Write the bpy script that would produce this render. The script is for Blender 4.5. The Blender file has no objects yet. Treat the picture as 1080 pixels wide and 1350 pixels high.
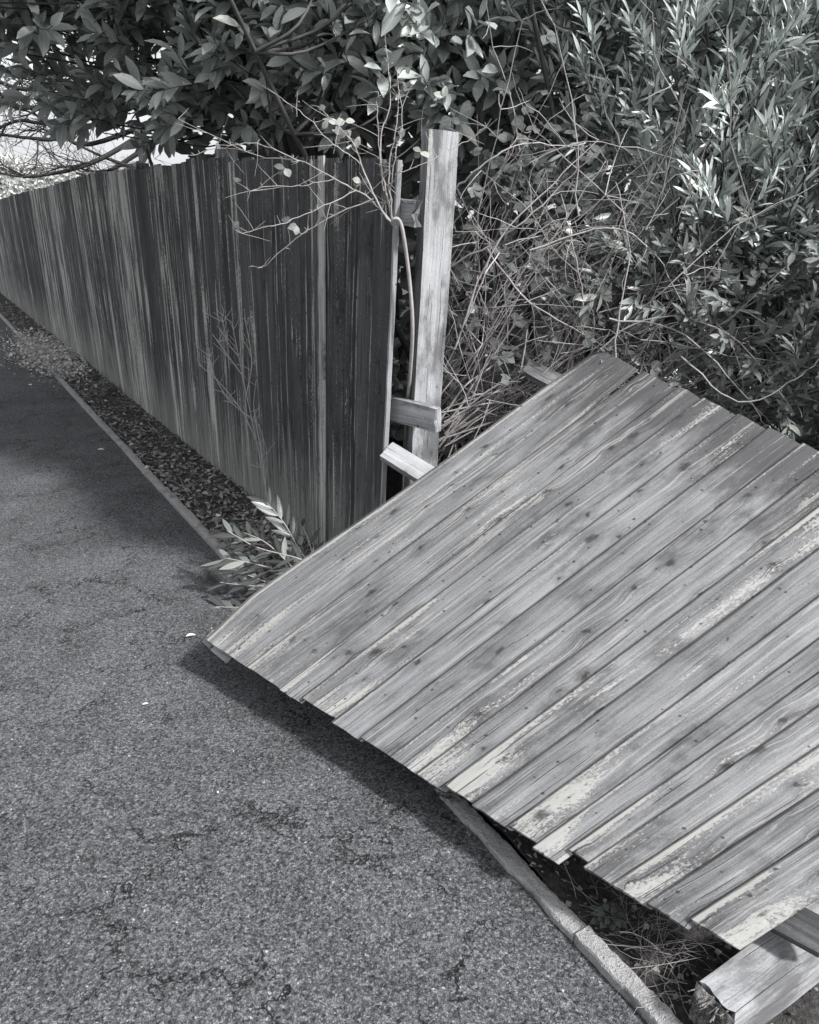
import bpy, math, random
import numpy as np
from mathutils import Vector, Matrix, noise as mnoise

SC = bpy.context.scene
COL = SC.collection
random.seed(7)
RNG = np.random.default_rng(11)

# ------------------------------------------------------------------ camera
PITCH = math.atan(391 / 1000.0)
CAMH = 1.58
cam_d = bpy.data.cameras.new("camera")
cam = bpy.data.objects.new("camera", cam_d)
COL.objects.link(cam)
cam.location = (0, 0, CAMH)
cam.rotation_euler = (math.pi / 2 - PITCH, 0, 0)
cam_d.sensor_fit = 'VERTICAL'
cam_d.sensor_height = 36
cam_d.lens = 36 * 1000 / 1350.0
cam_d.clip_start = 0.05
cam_d.clip_end = 1000
SC.camera = cam

# ------------------------------------------------------------------ light
SUN_EL = math.radians(43)
SUN_AZ_VEC = Vector((0.855, -0.515, 0)).normalized()      # towards the sun
w = bpy.data.worlds.new("World")
SC.world = w
w.use_nodes = True
nt = w.node_tree
for n in list(nt.nodes):
    nt.nodes.remove(n)
wo = nt.nodes.new('ShaderNodeOutputWorld')
bg = nt.nodes.new('ShaderNodeBackground')
sky = nt.nodes.new('ShaderNodeTexSky')
sky.sky_type = 'NISHITA'
sky.sun_disc = False
sky.sun_elevation = SUN_EL
sky.sun_rotation = math.atan2(SUN_AZ_VEC.x, SUN_AZ_VEC.y)
sky.dust_density = 2.0
sky.air_density = 1.0
hs = nt.nodes.new('ShaderNodeHueSaturation')
hs.inputs['Saturation'].default_value = 0.12
nt.links.new(sky.outputs[0], hs.inputs['Color'])
# a bank of bright broken cloud low in the sky
tc = nt.nodes.new('ShaderNodeTexCoord')
cmap = nt.nodes.new('ShaderNodeMapping')
cmap.inputs['Scale'].default_value = (2.2, 2.2, 6.0)
cn = nt.nodes.new('ShaderNodeTexNoise')
cn.inputs['Scale'].default_value = 1.6
cn.inputs['Detail'].default_value = 6
cr_ = nt.nodes.new('ShaderNodeMapRange')
cr_.interpolation_type = 'SMOOTHSTEP'
cr_.inputs[1].default_value = 0.30
cr_.inputs[2].default_value = 0.55
sz = nt.nodes.new('ShaderNodeSeparateXYZ')
hz = nt.nodes.new('ShaderNodeMapRange')
hz.interpolation_type = 'SMOOTHSTEP'
hz.inputs[1].default_value = 0.18
hz.inputs[2].default_value = 0.55
hz.inputs[3].default_value = 1.0
hz.inputs[4].default_value = 0.0
cm_ = nt.nodes.new('ShaderNodeMath')
cm_.operation = 'MULTIPLY'
cx_ = nt.nodes.new('ShaderNodeMix')
cx_.data_type = 'RGBA'
cx_.inputs[7].default_value = (3.7, 3.75, 3.9, 1)
nt.links.new(tc.outputs['Generated'], cmap.inputs[0])
nt.links.new(cmap.outputs[0], cn.inputs['Vector'])
nt.links.new(cn.outputs['Fac'], cr_.inputs[0])
nt.links.new(tc.outputs['Generated'], sz.inputs[0])
nt.links.new(sz.outputs[2], hz.inputs[0])
nt.links.new(cr_.outputs[0], cm_.inputs[0])
nt.links.new(hz.outputs[0], cm_.inputs[1])
nt.links.new(cm_.outputs[0], cx_.inputs[0])
nt.links.new(hs.outputs[0], cx_.inputs[6])
nt.links.new(cx_.outputs[2], bg.inputs[0])
bg.inputs[1].default_value = 0.115
nt.links.new(bg.outputs[0], wo.inputs[0])

sd = bpy.data.lights.new("sun", 'SUN')
sd.energy = 2.7
sd.angle = math.radians(6.0)
sd.color = (1.0, 0.985, 0.97)
so = bpy.data.objects.new("sun", sd)
COL.objects.link(so)
sv = SUN_AZ_VEC * math.cos(SUN_EL) + Vector((0, 0, math.sin(SUN_EL)))
so.rotation_euler = sv.to_track_quat('Z', 'Y').to_euler()
so.location = sv * 30

SC.view_settings.view_transform = 'Standard'
SC.view_settings.look = 'None'
SC.view_settings.gamma = 1
SC.view_settings.exposure = 0.98

# ------------------------------------------------------------------ helpers
CP, SP = math.cos(PITCH), math.sin(PITCH)


def at(px, py, Y):
    """world point at forward distance Y seen at photo pixel (px, py)"""
    fw = 1000 * CP - (py - 675) * SP
    dn = 1000 * SP + (py - 675) * CP
    return Vector(((px - 540) / fw * Y, Y, CAMH - dn / fw * Y))


def atz(px, py, z):
    fw = 1000 * CP - (py - 675) * SP
    dn = 1000 * SP + (py - 675) * CP
    return at(px, py, fw * (CAMH - z) / dn)


def tag(o, label=None, cat=None, group=None, kind=None):
    if label: o['label'] = label
    if cat: o['category'] = cat
    if group: o['group'] = group
    if kind: o['kind'] = kind
    return o


def empty(name, loc=(0, 0, 0)):
    o = bpy.data.objects.new(name, None)
    o.location = loc
    o.empty_display_size = 0.1
    COL.objects.link(o)
    return o


def link(name, verts, faces, mat, parent=None, attrs=None, smooth=False):
    """one mesh object; attrs = {name: (type, values per vertex)}"""
    me = bpy.data.meshes.new(name)
    v = np.asarray(verts, dtype=np.float64)
    off = np.zeros(3)
    if parent is not None:
        off = np.array(parent_world(parent))
    if len(v):
        v = v - off
    if isinstance(faces, np.ndarray):
        k = faces.shape[1]
        me.vertices.add(len(v))
        me.vertices.foreach_set('co', v.ravel())
        me.loops.add(faces.size)
        me.loops.foreach_set('vertex_index', faces.ravel().astype(np.int32))
        me.polygons.add(len(faces))
        me.polygons.foreach_set('loop_start', np.arange(0, faces.size, k, dtype=np.int32))
        me.polygons.foreach_set('loop_total', np.full(len(faces), k, dtype=np.int32))
        me.update(calc_edges=True)
        me.validate()
    else:
        me.from_pydata([tuple(p) for p in v], [], faces)
    if attrs:
        for an, (ty, vals) in attrs.items():
            a = me.attributes.new(an, ty, 'POINT')
            vals = np.asarray(vals, dtype=np.float32)
            a.data.foreach_set('vector' if ty == 'FLOAT_VECTOR' else 'value', vals.ravel())
    if smooth:
        me.polygons.foreach_set('use_smooth', np.ones(len(me.polygons), dtype=bool))
    me.materials.append(mat)
    me.update()
    o = bpy.data.objects.new(name, me)
    COL.objects.link(o)
    if parent is not None:
        o.parent = parent
    return o


def parent_world(p):
    x = Vector((0, 0, 0))
    while p is not None:
        x = x + p.location
        p = p.parent
    return x


# ------------------------------------------------------------------ material graph helper
class G:
    def __init__(self, name):
        m = bpy.data.materials.new(name)
        m.use_nodes = True
        self.m = m
        self.t = m.node_tree
        self.bsdf = [n for n in self.t.nodes if n.type == 'BSDF_PRINCIPLED'][0]

    def n(self, ty, **kw):
        nd = self.t.nodes.new(ty)
        for k, v in kw.items():
            setattr(nd, k, v)
        return nd

    def put(self, sock, v):
        if hasattr(v, 'is_output') or isinstance(v, bpy.types.NodeSocket):
            self.t.links.new(v, sock)
        elif isinstance(v, (tuple, list)) and len(v) == 3 and len(getattr(sock, 'default_value', v)) == 4:
            sock.default_value = (*v, 1)
        else:
            sock.default_value = v

    def attr(self, name, out='Vector'):
        a = self.n('ShaderNodeAttribute', attribute_name=name)
        return a.outputs[out]

    def obj(self):
        return self.n('ShaderNodeTexCoord').outputs['Object']

    def map(self, v, scale=(1, 1, 1), loc=(0, 0, 0)):
        m = self.n('ShaderNodeMapping')
        self.put(m.inputs[0], v)
        m.inputs['Scale'].default_value = scale
        m.inputs['Location'].default_value = loc
        return m.outputs[0]

    def noise(self, v, scale=1.0, detail=3.0, rough=0.5, dist=0.0, out='Fac'):
        n = self.n('ShaderNodeTexNoise')
        self.put(n.inputs['Vector'], v)
        n.inputs['Scale'].default_value = scale
        n.inputs['Detail'].default_value = detail
        n.inputs['Roughness'].default_value = rough
        n.inputs['Distortion'].default_value = dist
        return n.outputs[out]

    def voro(self, v, scale=1.0, feature='F1', out='Distance', dims='3D', rnd=1.0):
        n = self.n('ShaderNodeTexVoronoi', feature=feature, voronoi_dimensions=dims)
        self.put(n.inputs['Vector'], v)
        n.inputs['Scale'].default_value = scale
        n.inputs['Randomness'].default_value = rnd
        return n.outputs[out]

    def math(self, op, a, b=0.0, c=0.0, clamp=False):
        n = self.n('ShaderNodeMath', operation=op, use_clamp=clamp)
        self.put(n.inputs[0], a)
        self.put(n.inputs[1], b)
        if op in ('MULTIPLY_ADD', 'COMPARE', 'SMOOTH_MIN'):
            self.put(n.inputs[2], c)
        return n.outputs[0]

    def add(self, a, b): return self.math('ADD', a, b)
    def mul(self, a, b): return self.math('MULTIPLY', a, b)

    def ramp(self, v, lo, hi, a=0.0, b=1.0):
        n = self.n('ShaderNodeMapRange', interpolation_type='SMOOTHSTEP')
        self.put(n.inputs[0], v)
        n.inputs[1].default_value = lo
        n.inputs[2].default_value = hi
        n.inputs[3].default_value = a
        n.inputs[4].default_value = b
        return n.outputs[0]

    def lin(self, v, lo, hi, a=0.0, b=1.0):
        n = self.n('ShaderNodeMapRange')
        self.put(n.inputs[0], v)
        n.inputs[1].default_value = lo
        n.inputs[2].default_value = hi
        n.inputs[3].default_value = a
        n.inputs[4].default_value = b
        return n.outputs[0]

    def mix(self, f, a, b, blend='MIX'):
        n = self.n('ShaderNodeMix', data_type='RGBA', blend_type=blend)
        self.put(n.inputs[0], f)
        self.put(n.inputs[6], a)
        self.put(n.inputs[7], b)
        return n.outputs[2]

    def scale(self, col, f):
        n = self.n('ShaderNodeVectorMath', operation='SCALE')
        self.put(n.inputs[0], col)
        self.put(n.inputs['Scale'], f)
        return n.outputs[0]

    def sep(self, v):
        n = self.n('ShaderNodeSeparateXYZ')
        self.put(n.inputs[0], v)
        return n.outputs

    def comb(self, x, y, z):
        n = self.n('ShaderNodeCombineXYZ')
        for i, q in enumerate((x, y, z)):
            self.put(n.inputs[i], q)
        return n.outputs[0]

    def bump(self, h, strength=0.5, dist=0.01, normal=None):
        n = self.n('ShaderNodeBump')
        n.inputs['Strength'].default_value = strength
        n.inputs['Distance'].default_value = dist
        self.put(n.inputs['Height'], h)
        if normal is not None:
            self.put(n.inputs['Normal'], normal)
        return n.outputs[0]

    def done(self, col, rough=0.8, normal=None, spec=0.3):
        self.put(self.bsdf.inputs['Base Color'], col)
        self.put(self.bsdf.inputs['Roughness'], rough)
        self.bsdf.inputs['Specular IOR Level'].default_value = spec
        if normal is not None:
            self.put(self.bsdf.inputs['Normal'], normal)
        return self.m


def g3(v, tint=(0, 0, 0)):
    return (v * (1 + tint[0]), v * (1 + tint[1]), v * (1 + tint[2]))


COOL = (-0.015, 0.0, 0.035)
WARM = (0.01, 0.008, -0.035)
GREENISH = (-0.06, 0.03, -0.01)


def wood_mat(name, base=0.33, dark=0.14, pale=0.62, paint=0.5, end_paint=0.0, far_dark=0.0,
             tone=0.25, foot=0.0, mould_amt=0.65, mould_lo=0.54, nails=(), seam_shade=0.0, knots=1.0, streak=0.0, grain=1.0):
    """weathered timber; 'bc' = (across m, along m, random), 'bf' = (across 0-1, along 0-1, pale override)"""
    g = G(name)
    bc = g.attr('bc')
    bf = g.attr('bf')
    bx, by, bz = g.sep(bc)[0], g.sep(bc)[1], g.sep(bc)[2]
    fx, fy, fz = g.sep(bf)[0], g.sep(bf)[1], g.sep(bf)[2]
    wn = g.n('ShaderNodeTexWhiteNoise', noise_dimensions='1D')
    g.put(wn.inputs['W'], bz)
    rnd = wn.outputs['Value']
    # slow wander of the grain
    wob = g.noise(g.map(bc, (6, 1.6, 1)), 1.0, 2, 0.5)
    # knots
    kv = g.comb(g.add(g.mul(bx, 9.5), g.mul(bz, 37.7)), g.add(g.mul(by, 4.2), g.mul(bz, 11.3)), 0.0)
    kw = g.n('ShaderNodeVectorMath', operation='ADD')
    g.put(kw.inputs[0], kv)
    g.put(kw.inputs[1], g.scale(g.noise(g.map(bc, (45, 22, 1)), 1.0, 4, 0.65, out='Color'), 0.30))
    kv = kw.outputs[0]
    kd = g.voro(kv, 1.0, dims='2D')
    kcol = g.voro(kv, 1.0, out='Color', dims='2D')
    kr = g.sep(kcol)[0]
    kon = g.math('GREATER_THAN', kr, 0.30)
    ksz = g.lin(kr, 0.30, 1.0, 0.3, 1.3)
    kd2 = g.math('DIVIDE', kd, ksz)
    knot = g.mul(g.mul(g.ramp(kd2, 0.03, 0.12, 1.0, 0.0), kon), knots)
    halo = g.mul(g.mul(g.ramp(kd2, 0.06, 0.42, 1.0, 0.0), kon), knots)
    # grain bends round knots
    gx = g.add(g.mul(bx, 1.0), g.add(g.mul(g.math('SUBTRACT', wob, 0.5), 0.030), g.mul(halo, 0.009)))
    gv = g.comb(gx, by, bz)
    fine = g.noise(g.map(gv, (330, 5.0, 1)), 1.0, 4, 0.62)
    med = g.noise(g.map(gv, (75, 1.4, 1)), 1.0, 3, 0.6)
    broad = g.noise(g.map(gv, (16, 1.1, 1)), 1.0, 3, 0.55)
    blot = g.noise(g.map(bc, (11, 5.0, 1)), 1.0, 4, 0.6)
    t = g.add(g.mul(g.math('SUBTRACT', fine, 0.5), 1.25 * grain), g.mul(g.math('SUBTRACT', med, 0.5), 1.25 * grain))
    t = g.add(t, g.mul(g.math('SUBTRACT', broad, 0.5), 1.1))
    t = g.add(t, g.mul(g.math('SUBTRACT', blot, 0.5), 0.9))
    fleck = g.noise(g.map(gv, (520, 130, 1)), 1.0, 3, 0.7)
    t = g.add(t, g.mul(g.math('SUBTRACT', fleck, 0.5), 1.1))
    lines = g.ramp(g.noise(g.map(gv, (240, 1.6, 1), (3, 8, 0)), 1.0, 3, 0.55), 0.56, 0.66)
    t = g.math('SUBTRACT', t, g.mul(lines, 0.26))
    t = g.add(t, g.mul(g.math('SUBTRACT', rnd, 0.5), tone * 2.2))
    val = g.math('ADD', t, 0.5, clamp=True)
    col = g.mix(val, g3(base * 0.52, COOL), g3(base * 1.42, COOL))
    # dark mould patches
    mould = g.ramp(g.noise(g.map(bc, (9, 3.2, 1), (3.3, 1.7, 0)), 1.0, 5, 0.62), mould_lo, mould_lo + 0.16)
    col = g.mix(g.mul(mould, mould_amt), col, g3(dark, COOL))
    col = g.mix(g.mul(halo, 0.42), col, g3(dark * 1.1, COOL))
    col = g.mix(g.mul(knot, 0.82), col, g3(dark * 0.42, COOL))
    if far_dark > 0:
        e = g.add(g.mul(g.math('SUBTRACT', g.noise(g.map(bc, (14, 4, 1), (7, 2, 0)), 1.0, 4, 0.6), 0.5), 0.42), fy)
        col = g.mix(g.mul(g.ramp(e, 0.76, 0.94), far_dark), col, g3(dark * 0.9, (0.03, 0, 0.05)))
    if streak > 0.6:
        wz = g.add(fz, g.mul(g.math('SUBTRACT', g.noise(g.map(bc, (30, 0.8, 1), (4, 4, 0)), 1.0, 4, 0.6), 0.5), 0.55))
        col = g.mix(g.mul(g.ramp(wz, 0.05, 0.40), 0.62), col, g3(0.27, COOL))
    if foot > 0:   # paler towards the foot of the boards, with a ragged upper limit
        e = g.add(g.mul(g.math('SUBTRACT', g.noise(g.map(bc, (26, 1.6, 1), (7, 2, 0)), 1.0, 4, 0.6), 0.5), 0.62), fy)
        col = g.mix(g.mul(g.ramp(e, 0.0, 0.34, 1.0, 0.0), foot), col, g3(pale * 0.42, (0.0, 0.02, -0.02)))
    # flaking pale paint / lichen
    pa = g.noise(g.map(gv, (30, 1.3, 1), (1.1, 5.2, 0)), 1.0, 3, 0.55)
    pb = g.noise(g.map(gv, (210, 80, 1), (0, 0, 0.3)), 1.0, 7, 0.75)
    pc = g.noise(g.map(bc, (3.0, 2.0, 1), (5.1, 0.2, 0)), 1.0, 2, 0.5)
    edge = g.ramp(g.math('ABSOLUTE', g.math('SUBTRACT', fx, 0.5)), 0.30, 0.5)
    s = g.add(g.mul(pa, 1.0), g.mul(pb, 0.70))
    s = g.add(s, g.mul(g.math('SUBTRACT', pc, 0.5), 0.55))
    s = g.add(s, g.mul(edge, 0.12))
    s = g.add(s, -0.005)
    s = g.add(s, g.mul(g.math('SUBTRACT', g.math('FRACT', g.mul(rnd, 7.31)), 0.5), 0.18))
    s = g.add(s, fz)
    if end_paint > 0:
        s = g.add(s, g.mul(g.ramp(fy, 0.0, 0.26, 1.0, 0.0), end_paint))
    lo = 1.26 - paint * 0.3
    mask = g.ramp(s, lo, lo + 0.08)
    tiny = g.mul(g.ramp(g.noise(g.map(gv, (330, 70, 1), (6, 6, 0)), 1.0, 4, 0.7), 0.60, 0.68), g.ramp(s, lo - 0.30, lo))
    mask = g.math('MAXIMUM', mask, g.mul(tiny, 0.9))
    if streak > 0:  # long drip-shaped bleached lines
        sa = g.noise(g.map(gv, (80, 0.5, 1), (2.2, 0, 0)), 1.0, 3, 0.55)
        sb = g.add(sa, g.mul(g.math('SUBTRACT', pb, 0.5), 0.16))
        mask2 = g.mul(g.ramp(g.add(sb, g.mul(fz, 0.35)), 0.575, 0.64), streak)
        brk = g.noise(g.map(bc, (70, 6.5, 1), (8, 3, 0)), 1.0, 5, 0.7)
        mask2 = g.mul(mask2, g.ramp(brk, 0.40, 0.56, 0.12, 1.0))
        mask = g.math('MAXIMUM', mask, mask2)
    pcol = g.mix(g.noise(g.map(bc, (60, 20, 1)), 1.0, 3, 0.6), g3(pale * 0.78, WARM), g3(pale, WARM))
    mask = g.mul(mask, g.math('SUBTRACT', 1.0, g.mul(knot, 0.8)))
    col = g.mix(g.mul(mask, 0.80), col, pcol)
    # fine cracks along the grain
    cr = g.noise(g.map(gv, (210, 2.6, 1), (9, 1, 0)), 1.0, 2, 0.4)
    crack = g.ramp(g.add(cr, g.mul(g.ramp(fy, 0.0, 0.10, 1.0, 0.0), 0.07)), 0.66, 0.71)
    col = g.mix(g.mul(crack, 0.7), col, g3(dark * 0.35))
    if seam_shade != 0:   # joint shadow painted as a dark line along each board edge
        ex = fx if seam_shade > 0 else g.math('SUBTRACT', 1.0, fx)
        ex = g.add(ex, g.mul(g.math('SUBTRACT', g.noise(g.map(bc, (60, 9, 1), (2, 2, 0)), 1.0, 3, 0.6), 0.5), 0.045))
        col = g.mix(g.mul(g.ramp(ex, 0.022, 0.050, 1.0, 0.0), abs(seam_shade)), col, g3(dark * 0.35))
    # nail heads and specks
    spk = g.voro(g.comb(g.add(g.mul(bx, 34.0), g.mul(bz, 7.7)), g.mul(by, 26.0), 0.0), 1.0, dims='2D')
    spr = g.sep(g.voro(g.comb(g.add(g.mul(bx, 34.0), g.mul(bz, 7.7)), g.mul(by, 26.0), 0.0), 1.0, out='Color', dims='2D'))[1]
    speck = g.mul(g.ramp(g.math('DIVIDE', spk, g.lin(spr, 0.93, 1.0, 0.5, 1.9)), 0.05, 0.11, 1.0, 0.0), g.math('GREATER_THAN', spr, 0.93))
    col = g.mix(g.mul(speck, 0.75), col, g3(dark * 0.3))
    for ny in nails:
        dx = g.mul(g.math('SUBTRACT', fx, 0.35), 0.10)
        dy = g.math('SUBTRACT', g.add(by, g.mul(g.math('SUBTRACT', rnd, 0.5), 0.03)), ny)
        dd = g.math('SQRT', g.add(g.mul(dx, dx), g.mul(dy, dy)))
        col = g.mix(g.mul(g.ramp(dd, 0.0028, 0.0042, 1.0, 0.0), 0.8), col, g3(0.03))
        rust = g.math('SQRT', g.add(g.mul(g.mul(dx, dx), 4.0), g.mul(g.mul(dy, dy), 0.12)))
        col = g.mix(g.mul(g.ramp(rust, 0.0, 0.013, 1.0, 0.0), 0.35), col, g3(dark * 0.7))
    h = g.add(g.mul(fine, 0.5), g.mul(mask, 0.35))
    h = g.add(h, g.mul(med, 0.5))
    h = g.math('SUBTRACT', h, g.mul(crack, 0.8))
    h = g.math('SUBTRACT', h, g.mul(speck, 0.5))
    nrm = g.bump(h, 0.6, 0.0035)
    return g.done(col, 0.78, nrm, 0.25)


def leaf_mat(name, base, under, pale, rough=0.38, spec=0.5, trans=0.05, dark=0.5, tint=GREENISH):
    g = G(name)
    lr = g.attr('lr', 'Fac')
    lv = g.attr('lv')               # (across -1..1, along 0..1, 0)
    lx, ly = g.sep(lv)[0], g.sep(lv)[1]
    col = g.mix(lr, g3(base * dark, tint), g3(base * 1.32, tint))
    col = g.mix(g.ramp(lr, 0.90, 0.97), col, g3(pale, (0.0, 0.03, -0.05)))
    ax = g.math('ABSOLUTE', lx)
    rib = g.ramp(ax, 0.03, 0.10, 1.0, 0.0)
    vein = g.math('SINE', g.add(g.mul(ly, 62.0), g.mul(ax, -9.0)))
    vein = g.ramp(vein, 0.82, 1.0)
    col = g.mix(g.mul(rib, 0.5), col, g3(pale * 0.75, (0.0, 0.03, -0.05)))
    col = g.mix(g.mul(vein, 0.16), col, g3(pale * 0.7, (0.0, 0.03, -0.05)))
    blem = g.ramp(g.noise(g.obj(), 55, 3, 0.6), 0.62, 0.75)
    col = g.mix(g.mul(blem, 0.35), col, g3(base * 0.45))
    geo = g.n('ShaderNodeNewGeometry')
    col = g.mix(geo.outputs['Backfacing'], col, g.mix(lr, g3(under * 0.75, tint), g3(under * 1.15, tint)))
    h = g.add(g.mul(g.ramp(ax, 0.0, 0.12), 0.6), g.mul(vein, -0.2))
    nrm = g.bump(h, 0.5, 0.002)
    g.put(g.bsdf.inputs['Base Color'], col)
    r = g.add(g.mul(g.noise(g.obj(), 30, 2, 0.5), 0.25), rough - 0.1)
    g.put(g.bsdf.inputs['Roughness'], r)
    g.bsdf.inputs['Specular IOR Level'].default_value = spec
    g.put(g.bsdf.inputs['Normal'], nrm)
    tr = g.n('ShaderNodeBsdfTranslucent')
    g.put(tr.inputs['Color'], g.scale(col, 1.6))
    mx = g.n('ShaderNodeMixShader')
    mx.inputs[0].default_value = trans
    out = [n for n in g.t.nodes if n.type == 'OUTPUT_MATERIAL'][0]
    g.t.links.new(g.bsdf.outputs[0], mx.inputs[1])
    g.t.links.new(tr.outputs[0], mx.inputs[2])
    g.t.links.new(mx.outputs[0], out.inputs['Surface'])
    return g.m


def stem_mat(name, a, b, tint=(0.02, 0, 0)):
    g = G(name)
    lr = g.attr('lr', 'Fac')
    n1 = g.noise(g.obj(), 38, 3, 0.6)
    f = g.math('ADD', g.mul(lr, 0.7), g.mul(g.math('SUBTRACT', n1, 0.35), 0.9), clamp=True)
    col = g.mix(f, g3(a, tint), g3(b, tint))
    n2 = g.noise(g.obj(), 160, 2, 0.6)
    return g.done(col, 0.7, g.bump(n2, 0.5, 0.002), 0.3)


# --- asphalt
def asphalt():
    g = G('asphalt')
    p = g.obj()
    warp = g.n('ShaderNodeVectorMath', operation='ADD')
    g.put(warp.inputs[0], p)
    g.put(warp.inputs[1], g.scale(g.noise(p, 170, 3, 0.65, out='Color'), 0.012))
    pw = warp.outputs[0]
    cell = g.voro(pw, 170, out='Color')
    ed = g.voro(pw, 170, feature='DISTANCE_TO_EDGE')
    cell2 = g.voro(pw, 330, out='Color')
    r1 = g.sep(cell)[0]
    r2 = g.sep(cell2)[1]
    big = g.noise(p, 1.1, 4, 0.6)
    mid = g.noise(p, 14, 4, 0.65)
    pit = g.ramp(g.add(g.noise(p, 95, 5, 0.75, 0.6), g.mul(g.math('SUBTRACT', g.noise(p, 4, 3, 0.6), 0.5), 0.22)), 0.51, 0.59)
    v = g.add(g.mul(g.math('SUBTRACT', r1, 0.5), 0.20), g.mul(g.math('SUBTRACT', r2, 0.5), 0.11))
    v = g.add(v, 0.160)
    v = g.add(v, g.mul(g.math('SUBTRACT', big, 0.5), 0.14))
    v = g.add(v, g.mul(g.math('SUBTRACT', mid, 0.5), 0.05))
    gap = g.ramp(ed, 0.02, 0.16)
    v = g.mul(v, g.lin(gap, 0, 1, 0.76, 1.0))
    v = g.mul(v, g.lin(pit, 0, 1, 1.04, 0.55))
    pit2 = g.ramp(g.noise(p, 150, 5, 0.75, 0.4), 0.53, 0.62)
    v = g.mul(v, g.lin(pit2, 0, 1, 1.04, 0.55))
    # pale chips
    chip = g.mul(g.math('GREATER_THAN', r1, 0.994), g.ramp(ed, 0.10, 0.2))
    v = g.add(v, g.mul(chip, 0.22))
    # hairline cracks
    cw = g.n('ShaderNodeVectorMath', operation='ADD')
    g.put(cw.inputs[0], p)
    g.put(cw.inputs[1], g.scale(g.noise(p, 7, 4, 0.7, out='Color'), 0.35))
    ce = g.voro(cw.outputs[0], 2.6, feature='DISTANCE_TO_EDGE')
    cm = g.mul(g.ramp(ce, 0.003, 0.020, 1.0, 0.0), g.ramp(g.noise(p, 2.3, 3, 0.6), 0.44, 0.54))
    v = g.mul(v, g.lin(g.mul(cm, g.ramp(g.noise(p, 40, 3, 0.6), 0.30, 0.48)), 0, 1, 1.0, 0.18))
    col = g.comb(g.mul(v, 0.965), g.mul(v, 1.0), g.mul(v, 1.06))
    h = g.add(g.mul(gap, 0.6), g.mul(r1, 0.6))
    h = g.add(h, g.mul(pit, -1.1))
    h = g.math('SUBTRACT', h, g.mul(cm, 2.0))
    return g.done(col, 0.82, g.bump(h, 0.75, 0.006), 0.3)


def soil_mat(name, base=0.05, hi=0.16, scale=1.0):
    g = G(name)
    p = g.obj()
    a = g.noise(p, 9 * scale, 5, 0.65)
    b = g.voro(p, 70 * scale, out='Color')
    c = g.noise(p, 120 * scale, 4, 0.7)
    f = g.math('ADD', g.mul(a, 0.5), g.mul(g.math('SUBTRACT', g.sep(b)[0], 0.5), 0.5), clamp=True)
    f = g.math('ADD', f, g.mul(g.math('SUBTRACT', c, 0.5), 0.6), clamp=True)
    col = g.mix(f, g3(base, (0.05, 0, 0)), g3(hi, (0.03, 0, -0.02)))
    h = g.add(g.mul(a, 1.0), g.mul(c, 0.8))
    return g.done(col, 0.95, g.bump(h, 0.9, 0.02), 0.1)


def concrete():
    g = G('concrete')
    p = g.obj()
    a = g.noise(p, 5, 5, 0.7)
    b = g.noise(p, 45, 4, 0.7)
    c = g.noise(p, 260, 3, 0.6)
    v = g.add(0.40, g.mul(g.math('SUBTRACT', a, 0.5), 0.22))
    v = g.add(v, g.mul(g.math('SUBTRACT', b, 0.5), 0.18))
    v = g.add(v, g.mul(g.math('SUBTRACT', c, 0.5), 0.12))
    pit = g.ramp(g.voro(p, 90), 0.05, 0.22, 0.5, 1.0)
    v = g.mul(v, pit)
    moss = g.ramp(g.noise(p, 11, 4, 0.65), 0.55, 0.68)
    v = g.mul(v, g.lin(moss, 0, 1, 1.0, 0.6))
    col = g.comb(v, v, g.mul(v, 1.01))
    h = g.add(g.mul(b, 1.0), g.mul(c, 0.5))
    h = g.add(h, g.mul(pit, 0.6))
    return g.done(col, 0.9, g.bump(h, 1.0, 0.012), 0.2)


M = {}
M['fallen'] = wood_mat('silvered_boards', base=0.205, dark=0.06, pale=0.45, paint=0.80, end_paint=0.17, far_dark=0.80, tone=0.13, knots=1.0, mould_amt=0.72, mould_lo=0.52, seam_shade=0.72, streak=0.6, nails=(0.185, 1.08, 1.64))
M['standing'] = wood_mat('dark_stained_boards', base=0.066, dark=0.018, pale=0.60, paint=0.78, foot=0.85, tone=0.40, nails=(0.30, 0.95, 1.52), seam_shade=-0.7, knots=0.6, streak=0.75, grain=0.9)
M['post'] = wood_mat('bleached_post', base=0.43, dark=0.11, pale=0.58, paint=0.80, tone=0.05, mould_amt=0.8, mould_lo=0.46, knots=0.5, grain=0.6)
M['rail'] = wood_mat('weathered_rail', base=0.30, dark=0.08, pale=0.50, mould_amt=0.8, mould_lo=0.5, paint=0.5, tone=0.10, knots=1.2, grain=0.9)
M['rail_stain'] = wood_mat('stained_rail', base=0.44, dark=0.09, pale=0.62, mould_amt=0.8, mould_lo=0.47, paint=0.7, tone=0.05, knots=1.2, grain=0.8)
M['rail_pale'] = wood_mat('bleached_rail', base=0.35, dark=0.14, pale=0.58, paint=0.5, tone=0.05, knots=0.8, grain=0.6)
M['rail_dark'] = wood_mat('old_grey_rail', base=0.12, dark=0.05, pale=0.4, paint=0.35, tone=0.05, knots=0.8, grain=1.3)
M['rot'] = soil_mat('rotten_end', 0.16, 0.72, 2.2)
M['asphalt'] = asphalt()
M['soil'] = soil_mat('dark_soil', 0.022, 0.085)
M['verge'] = soil_mat('verge_soil', 0.05, 0.16)
M['ground'] = soil_mat('rough_grass_ground', 0.06, 0.2, 0.5)
M['concrete'] = concrete()
M['laurel'] = leaf_mat('laurel_leaf', 0.42, 0.46, 0.70, rough=0.28, spec=1.0, dark=0.45)
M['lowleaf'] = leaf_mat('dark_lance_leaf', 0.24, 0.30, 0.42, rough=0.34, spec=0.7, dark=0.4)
M['narrow'] = leaf_mat('narrow_leaf', 0.61, 0.60, 0.64, rough=0.36, spec=0.6, dark=0.50)
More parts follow.
